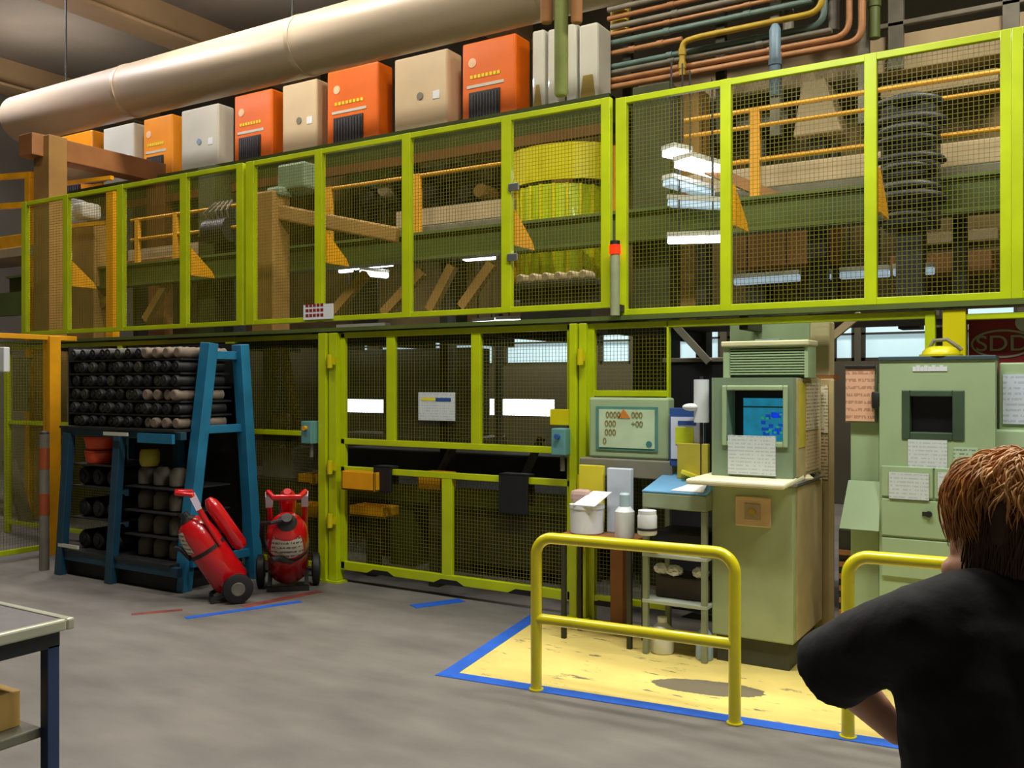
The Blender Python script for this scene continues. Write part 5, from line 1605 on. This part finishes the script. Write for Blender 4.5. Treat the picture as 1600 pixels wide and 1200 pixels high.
# cabinet extension to the right
m = MB(); ex0, ex1 = cx1 + .012, X_(1730, YX + .15)
t = thing('side_cabinet', 'sage side cabinet at the right edge behind the person', 'cabinet', ((ex0 + ex1) / 2, 6.2, 0))
m.bb(ex0, ex1, YX + .12, 6.12, 0, ZP(1580, 566, YX)); m.build('body', sage, t, bevel=.008)
m = MB(); q0, q1 = W(1567, 662, YX + .12), W(1620, 585, YX + .12); m.bb(q0.x, q1.x, YX + .11, YX + .119, q0.z, q1.z)
single(m, 'printed_sheet', paper_mat('blue white print', (206, 216, 232), (182, 190, 206), 10), 'large bluish sheet at the right edge on the side cabinet', 'paper')
m = MB(); q0, q1 = W(1552, 700, YX + .12), W(1620, 672, YX + .12); m.bb(q0.x, q1.x, YX + .09, YX + .12, q0.z, q1.z)
m.build('drawer_frame', sagelt, t, bevel=.012)
# knotted cable on cabinet top, yellow beacon
c = W(1470, 552, 6.0)
t = thing('warning_beacon', 'yellow domed beacon on top of the control cabinet', 'beacon', (c.x, 6.0, zc1 + .025))
m = MB(); m.M = Matrix.Translation((c.x, 6.0, zc1 + .025)); m.lathe([(.1, 0), (.105, .01), (.1, .03), (.08, .05), (.05, .06)], 24); m.build('dome', yel, t, smooth=True)
m = MB(); m.M = Matrix.Translation((c.x, 6.0, zc1 + .025)); m.lathe([(.118, 0), (.118, .012)], 24); m.build('base_ring', yel, t, smooth=True)
m = MB(); m.tube([(c.x - .07, 6.02, zc1 + .06), (c.x - .04, 6.02, zc1 + .12), (c.x + .03, 6.02, zc1 + .125), (c.x + .09, 6.02, zc1 + .08), (c.x + .11, 6.02, zc1 + .06)], .012, 8); m.build('cable', greypipe, t, smooth=True)
# arm with salmon documents
YA = 5.95
ax0, ax1 = X_(1322, YA), X_(1367, YA)
az0, az1 = ZP(1344, 658, YA), ZP(1344, 574, YA)
t = thing('document_holder', 'clip holder with salmon document beside the control cabinet', 'document holder', ((ax0 + ax1) / 2, YA, 0))
m = MB(); m.bb(ax0 - .005, ax1 + .01, YA, YA + .03, az0 - .01, az1 + .01); m.build('backing', sagedk, t, bevel=.004)
m = MB(); m.bb(ax0 + .0, ax1 - .0, YA - .01, YA, az0, az1 - .01); m.build('document', printedpink, t)
m = MB(); m.bb(ax0 - .005, ax1 + .005, YA - .02, YA + .01, az1 - .006, az1 + .014); m.build('clip', darkm, t, bevel=.004)
m = MB(); m.bb(ax0 + .02, ax1 + .02, YA + .03, YA + .08, 0, az1 - .1); m.build('back_panel', sage, t, bevel=.005)
m = MB(); c = W(1372, 625, YA); m.M = Matrix.Translation((c.x, YA - .02, c.z)); m.lathe([(.03, -.05), (.035, -.04), (.035, .04), (.03, .05)], 18); m.build('hinge', darkm, t, smooth=True)
m = MB(); q0, q1 = W(1318, 825, YA - .06), W(1374, 754, YA - .06)
m.prism([(q0.x - .02, YA - .08, q0.z), (q1.x, YA - .08, q0.z), (q1.x + .0, YA - .02, q1.z), (q0.x + .02, YA - .02, q1.z)], (0, .012, 0))
single(m, 'mint_clipboard', sagelt, 'blank mint green clipboard below the salmon document', 'clipboard')
# dark louvred heater below
m = MB(); m.bb(X_(1310, 6.05), X_(1372, 6.05), 6.05, 6.3, 0, ZP(1340, 828, 6.05))
t = thing('floor_blower', 'dark slatted unit on the floor below the mint clipboard', 'heater', (X_(1340, 6.1), 6.1, 0)); m.build('body', dkolive, t, bevel=.01)
for i in range(9):
    z = .08 + i * .075
    m = MB(); m.bb(X_(1312, 6.05), X_(1370, 6.05), 6.03, 6.05, z, z + .03); m.build('slat', brown, t)
# dark red sign
YN = 6.32
sx0, sx1 = X_(1513, YN), X_(1690, YN)
sz0, sz1 = ZP(1560, 566, YN), ZP(1560, 496, YN)
t = thing('logo_sign', 'dark red sign with oval emblem above the side cabinet', 'sign', ((sx0 + sx1) / 2, YN, sz0))
m = MB(); m.bb(sx0, sx1, YN, YN + .03, sz0 - .06, sz1 + .02); m.build('sign_board', redsign, t)
oc = W(1566, 537, YN - .004); ra, rb = abs(X_(1616, YN) - X_(1516, YN)) / 2, .086
emb = M('grey green emblem', (156, 156, 130), .6)
m = MB()
for i in range(48):
    a0, a1 = 2 * PI * i / 48, 2 * PI * (i + 1) / 48
    q = [(oc.x + ra * math.cos(a0), YN - .004, oc.z + rb * math.sin(a0)), (oc.x + ra * math.cos(a1), YN - .004, oc.z + rb * math.sin(a1)), (oc.x + (ra - .012) * math.cos(a1), YN - .004, oc.z + (rb - .012) * math.sin(a1)), (oc.x + (ra - .012) * math.cos(a0), YN - .004, oc.z + (rb - .012) * math.sin(a0))]
    m.prism(q, (0, .004, 0))
m.build('oval_ring', emb, t)
lettering('SDD', .135, emb, t, (oc.x, YN - .004, oc.z - .002), 1.1)
m = MB(); c = W(1604, 503, YN - .004); m.M = Matrix.Translation((c.x, YN - .002, c.z)) @ Matrix.Rotation(PI / 2, 4, 'X'); m.lathe([(.06, -.003), (.06, .003)], 32); m.build('disc', M('pale grey disc', (170, 176, 172), .6), t, smooth=True)
for x in (sx0 + .06, sx1 - .06):
    m = MB(); m.bb(x - .015, x + .015, YN + .03, YN + .05, 0, sz1); m.build('support', dkolive, t)

# ================================================================ foreground work table
zt4 = .84
q = G(118, 964, zt4)
tx, ty = q.x, q.y
t = thing('work_table', 'steel edged work table with navy legs at lower left', 'table', (tx - .6, ty - .5, 0))
m = MB(); m.bb(tx - 1.5, tx - .03, ty - 1.0, ty - .03, zt4 - .04, zt4 - .006); m.build('table_top', tablegrey, t)
fr = MB(); hh = .045
fr.bb(tx - 1.53, tx, ty - .035, ty, zt4 - hh, zt4); fr.bb(tx - 1.53, tx, ty - 1.035, ty - 1.0, zt4 - hh, zt4); fr.bb(tx - .035, tx, ty - 1.0, ty - .035, zt4 - hh, zt4); fr.bb(tx - 1.53, tx - 1.495, ty - 1.0, ty - .035, zt4 - hh, zt4)
fr.build('edge_trim', alum, t, bevel=.008)
m = MB()
m.bb(tx - 1.45, tx - .04, ty - .06, ty - .04, zt4 - .11, zt4 - hh); m.bb(tx - .06, tx - .04, ty - .96, ty - .06, zt4 - .11, zt4 - hh); m.bb(tx - 1.45, tx - 1.43, ty - .96, ty - .1, zt4 - .11, zt4 - hh); m.bb(tx - 1.45, tx - .08, ty - .96, ty - .94, zt4 - .11, zt4 - hh)
m.build('apron', M('dark navy apron', (26, 34, 44), .5), t)
for x in (tx - .065, tx - 1.45):
    for y in (ty - .065, ty - .95):
        m = MB(); m.bb(x - .025, x + .025, y - .025, y + .025, 0, zt4 - .1); m.build('leg', navy, t, bevel=.004)
zs = ZP(70, 1152, 0) if False else .42
m = MB(); m.bb(tx - 1.43, tx - .085, ty - .93, ty - .085, zs - .04, zs); m.build('shelf', M('grey green shelf', (104, 104, 88), .5), t, bevel=.006)
m = MB(); m.bb(tx - .75, tx - .17, ty - .45, ty - .12, zs, zs + .14)
single(m, 'cardboard_box', cardboard, 'tan cardboard box on the lower shelf of the work table', 'box', bevel=.004)

# ================================================================ the person at the right
PD, PL = 1.62, 0.87
F_ = Vector((-sn, cs, 0)); R_v = Vector((cs, sn, 0))
ploc = F_ * PD + R_v * PL
t = thing('person', 'person in a black T-shirt seen from behind with short auburn hair', 'person', (ploc.x, ploc.y, 0), TH + math.radians(8))
HT = Matrix.Translation((.022, .035, 1.5)) @ Matrix.Rotation(math.radians(60), 4, 'Z') @ Matrix.Rotation(math.radians(6), 4, 'X')   # head frame: +Y is the face


def hd(p):
    return HT @ Vector(p)


b = MB()
# torso under the shirt
b.limb([(0, 0, .92), (0, .005, 1.02), (0, .01, 1.14), (0, .0, 1.26), (0, -.005, 1.33)], [.12, .11, .112, .115, .09], 20)
for sx in (-1, 1):
    b.limb([(sx * .07, 0, .93), (sx * .065, 0, 1.08), (sx * .075, 0, 1.25), (sx * .09, 0, 1.33)], [.11, .095, .1, .07])
    b.limb([(0, 0, 1.36), (sx * .1, -.005, 1.355), (sx * .165, .0, 1.34)], [.06, .06, .055])
    b.limb([(sx * .085, 0, .9), (sx * .09, .01, .48), (sx * .09, -.01, .1)], [.095, .06, .042])       # legs
    b.limb([(sx * .09, -.02, .05), (sx * .095, .14, .035)], [.04, .032])
# neck
b.limb([(0, 0, 1.34), (-.005, .005, 1.41), (-.01, .02, 1.47)], [.062, .054, .054])
# left arm held out and folded back, right arm likewise
arms = {-1: [(-.17, 0, 1.34), (-.245, .17, 1.22), (-.09, .21, 1.07), (.01, .23, 1.075)], 1: [(.17, 0, 1.34), (.24, .16, 1.2), (.04, .22, 1.2), (-.06, .2, 1.215)]}
for sx, (s_, e_, w_, h_) in arms.items():
    b.limb([s_, Vector(s_).lerp(Vector(e_), .5), e_], [.05, .046, .038])
    b.limb([e_, Vector(e_).lerp(Vector(w_), .35), w_], [.038, .04, .026])
    hv = (Vector(h_) - Vector(w_)).normalized()
    b.limb([w_, Vector(w_) + hv * .05, Vector(w_) + hv * .09], [.026, .034, .034])
    up = Vector((0, 0, 1)); sd = hv.cross(up).normalized()
    ln = [.062, .075, .07, .056]
    for i in range(4):
        o0 = Vector(w_) + hv * .09 + up * (.03 - i * .02)
        o1 = o0 + hv * ln[i] * .5 - sd * sx * .01
        o2 = o1 + hv * ln[i] * .35 + sd * sx * -.03
        b.limb([o0, o1, o2], [.0095, .009, .0075], 10)
    o0 = Vector(w_) + hv * .035 + up * .028
    b.limb([o0, o0 + hv * .03 + up * .028, o0 + hv * .06 + up * .034], [.011, .0105, .008], 10)
# head
H = MB(); H.M = HT
b.M = HT
b.ell((0, -.012, .03), (.072, .092, .088))
b.ell((0, .03, -.025), (.058, .06, .075))
b.limb([(-.036, .045, -.08), (0, .075, -.097), (.036, .045, -.08)], [.027, .026, .027])   # jaw and chin
b.limb([(-.052, .0, -.05), (-.035, .045, -.075)], [.026, .025]); b.limb([(.052, .0, -.05), (.035, .045, -.075)], [.026, .025])
b.ell((0, .09, -.02), (.012, .02, .012)); b.limb([(0, .083, .015), (0, .098, -.018)], [.009, .011])   # nose
b.ell((-.035, .065, -.018), (.024, .022, .024)); b.ell((.035, .065, -.018), (.024, .022, .024))       # cheeks
b.ell((0, .082, -.052), (.02, .009, .006)); b.ell((0, .081, -.062), (.018, .009, .007))                # lips
b.ell((-.03, .075, .022), (.026, .012, .008)); b.ell((.03, .075, .022), (.026, .012, .008))            # brows
for sx in (-1, 1):
    b.ell((sx * .076, -.008, -.005), (.01, .02, .032), rot=(.15, 0, 0))
b.M = None
me = remeshed(b, .0052, 5)
body = link_mesh(me, 'body', skin, t)
for sx in (-1, 1):
    m = MB(); m.M = HT; m.ell((sx * .03, .074, .006), (.012, .009, .008)); e = m.build('eye', whitepl, t, smooth=True, world=False)
    m = MB(); m.M = HT; m.ell((sx * .03, .0815, .006), (.0052, .003, .0052)); m.build('iris', M('brown iris', (70, 50, 34), .3), e, smooth=True, world=False)
# shirt
b = MB()
b.limb([(0, 0, .93), (0, .005, 1.05), (0, .01, 1.17), (0, .0, 1.28), (0, -.005, 1.335)], [.135, .13, .132, .13, .1], 20)
for sx in (-1, 1):
    b.limb([(sx * .075, 0, .93), (sx * .07, .0, 1.08), (sx * .085, 0, 1.22), (sx * .095, 0, 1.32)], [.125, .118, .118, .09])
    b.limb([(0, -.005, 1.365), (sx * .1, -.008, 1.362), (sx * .17, .0, 1.345)], [.07, .066, .065])
    s_, e_ = Vector(arms[sx][0]), Vector(arms[sx][1])
    q = s_.lerp(e_, .93)
    q = s_.lerp(e_, 1.04) - Vector((0, 0, .012))
    b.tube([s_, s_.lerp(e_, .5) + Vector((sx * .006, 0, 0)), q], [.068, .072, .078], 20)
    b.ell(s_, .068); b.ell(s_.lerp(e_, .5) + Vector((sx * .006, 0, 0)), .0715)
b.ell((0, .0, 1.405), (.07, .068, .028))
me = remeshed(b, .008, 10)
random.seed(11)
from mathutils import noise as mno
for v in me.vertices:
    p = v.co
    n_ = mno.noise(Vector((p.x * 9, p.y * 9, p.z * 16))) * .006 + mno.noise(Vector((p.x * 26, p.y * 26, p.z * 30))) * .0018
    v.co = p + v.normal * n_
link_mesh(me, 't_shirt', cloth, t)
# trousers and shoes
b = MB()
b.limb([(0, 0, .97), (0, 0, .9)], [.135, .14])
for sx in (-1, 1):
    b.limb([(sx * .08, 0, .97), (sx * .085, 0, .85), (sx * .09, .01, .48), (sx * .09, -.01, .09)], [.12, .125, .085, .068])
link_mesh(remeshed(b, .01, 6), 'trousers', denim, t)
for sx in (-1, 1):
    b = MB(); b.limb([(sx * .09, -.03, .06), (sx * .095, .06, .052), (sx * .1, .16, .045)], [.05, .05, .044]); b.bb(sx * .095 - .045, sx * .095 + .045, -.08, .2, 0, .025)
    link_mesh(remeshed(b, .007, 4), 'shoe', blackm, t)
# hair: a short bob, ginger locks swept over the crown, shade painted into the brown ones below
b = MB(); b.M = HT
b.ell((0, -.022, .032), (.082, .1, .09)); b.ell((0, -.045, -.03), (.078, .075, .085)); b.ell((0, -.055, -.085), (.064, .05, .06))
for sx in (-1, 1):
    b.ell((sx * .06, -.03, -.06), (.026, .05, .06))
b.limb([(-.068, .02, .04), (-.074, .02, -.02)], [.03, .02]); b.limb([(.068, .02, .04), (.074, .02, -.02)], [.03, .02])
link_mesh(remeshed(b, .007, 4), 'hair', hairdk, t)
random.seed(21)


def locks(n, seed, th_lo, th_hi, ln, lift0, rad, name, mat, az_fn, drop=0.0, fan=0.0):
    random.seed(seed)
    q = MB(); q.M = HT
    for i in range(n):
        az = az_fn()
        th0 = th_lo + (th_hi - th_lo) * random.random() ** .8
        L_ = ln * (.7 + .6 * random.random())
        sweep = (random.random() - .5) * .5
        lift_r = lift0 * (.5 + random.random())
        ph = random.random() * 6
        pts, rr = [], []
        for j in range(8):
            f = j / 7
            th_ = th0 + L_ * f
            a2 = az + sweep * f + .06 * math.sin(ph + 5 * f)
            lift = lift_r * math.sin(PI * min(1, f * .9 + .08)) + fan * f * f
            tt_ = min(th_, 1.62)
            rx, ry, rz_ = .084 + lift, .101 + lift, .092 + lift
            p = Vector((rx * math.sin(tt_) * math.cos(a2), -.022 + ry * math.sin(tt_) * math.sin(a2), .032 + rz_ * math.cos(tt_)))
            if th_ > 1.62:
                p.z -= (th_ - 1.62) * .13
                kx = 1 - (th_ - 1.62) * drop
                p.x *= kx; p.y = -.022 + (p.y + .022) * kx
            pts.append(p); rr.append(rad * (.55 + .45 * min(1, f * 4)) * (1 - .85 * f ** 3))
        q.tube(pts, rr, 5)
    me = q.mesh(name)
    for p in me.polygons:
        p.use_smooth = True
    return link_mesh(me, name, mat, t)


def around():
    return random.random() * 2 * PI


def not_face():
    while True:
        a = random.random() * 2 * PI
        if math.sin(a) < .78:
            return a


locks(1900, 3, .1, 1.0, .75, .014, .0021, 'crown_locks', hairm, around, fan=.006)
locks(900, 4, .4, 1.15, .55, .018, .0019, 'crown_locks', hairlt, around, fan=.012)
locks(1700, 5, 1.15, 1.6, 1.9, .01, .0025, 'nape_locks', hairdk, not_face, drop=.03)


def fringe():
    return PI * .5 + (random.random() - .5) * 1.5


locks(620, 6, .7, 1.05, .95, .024, .002, 'fringe_locks', hairm, fringe, fan=.014)
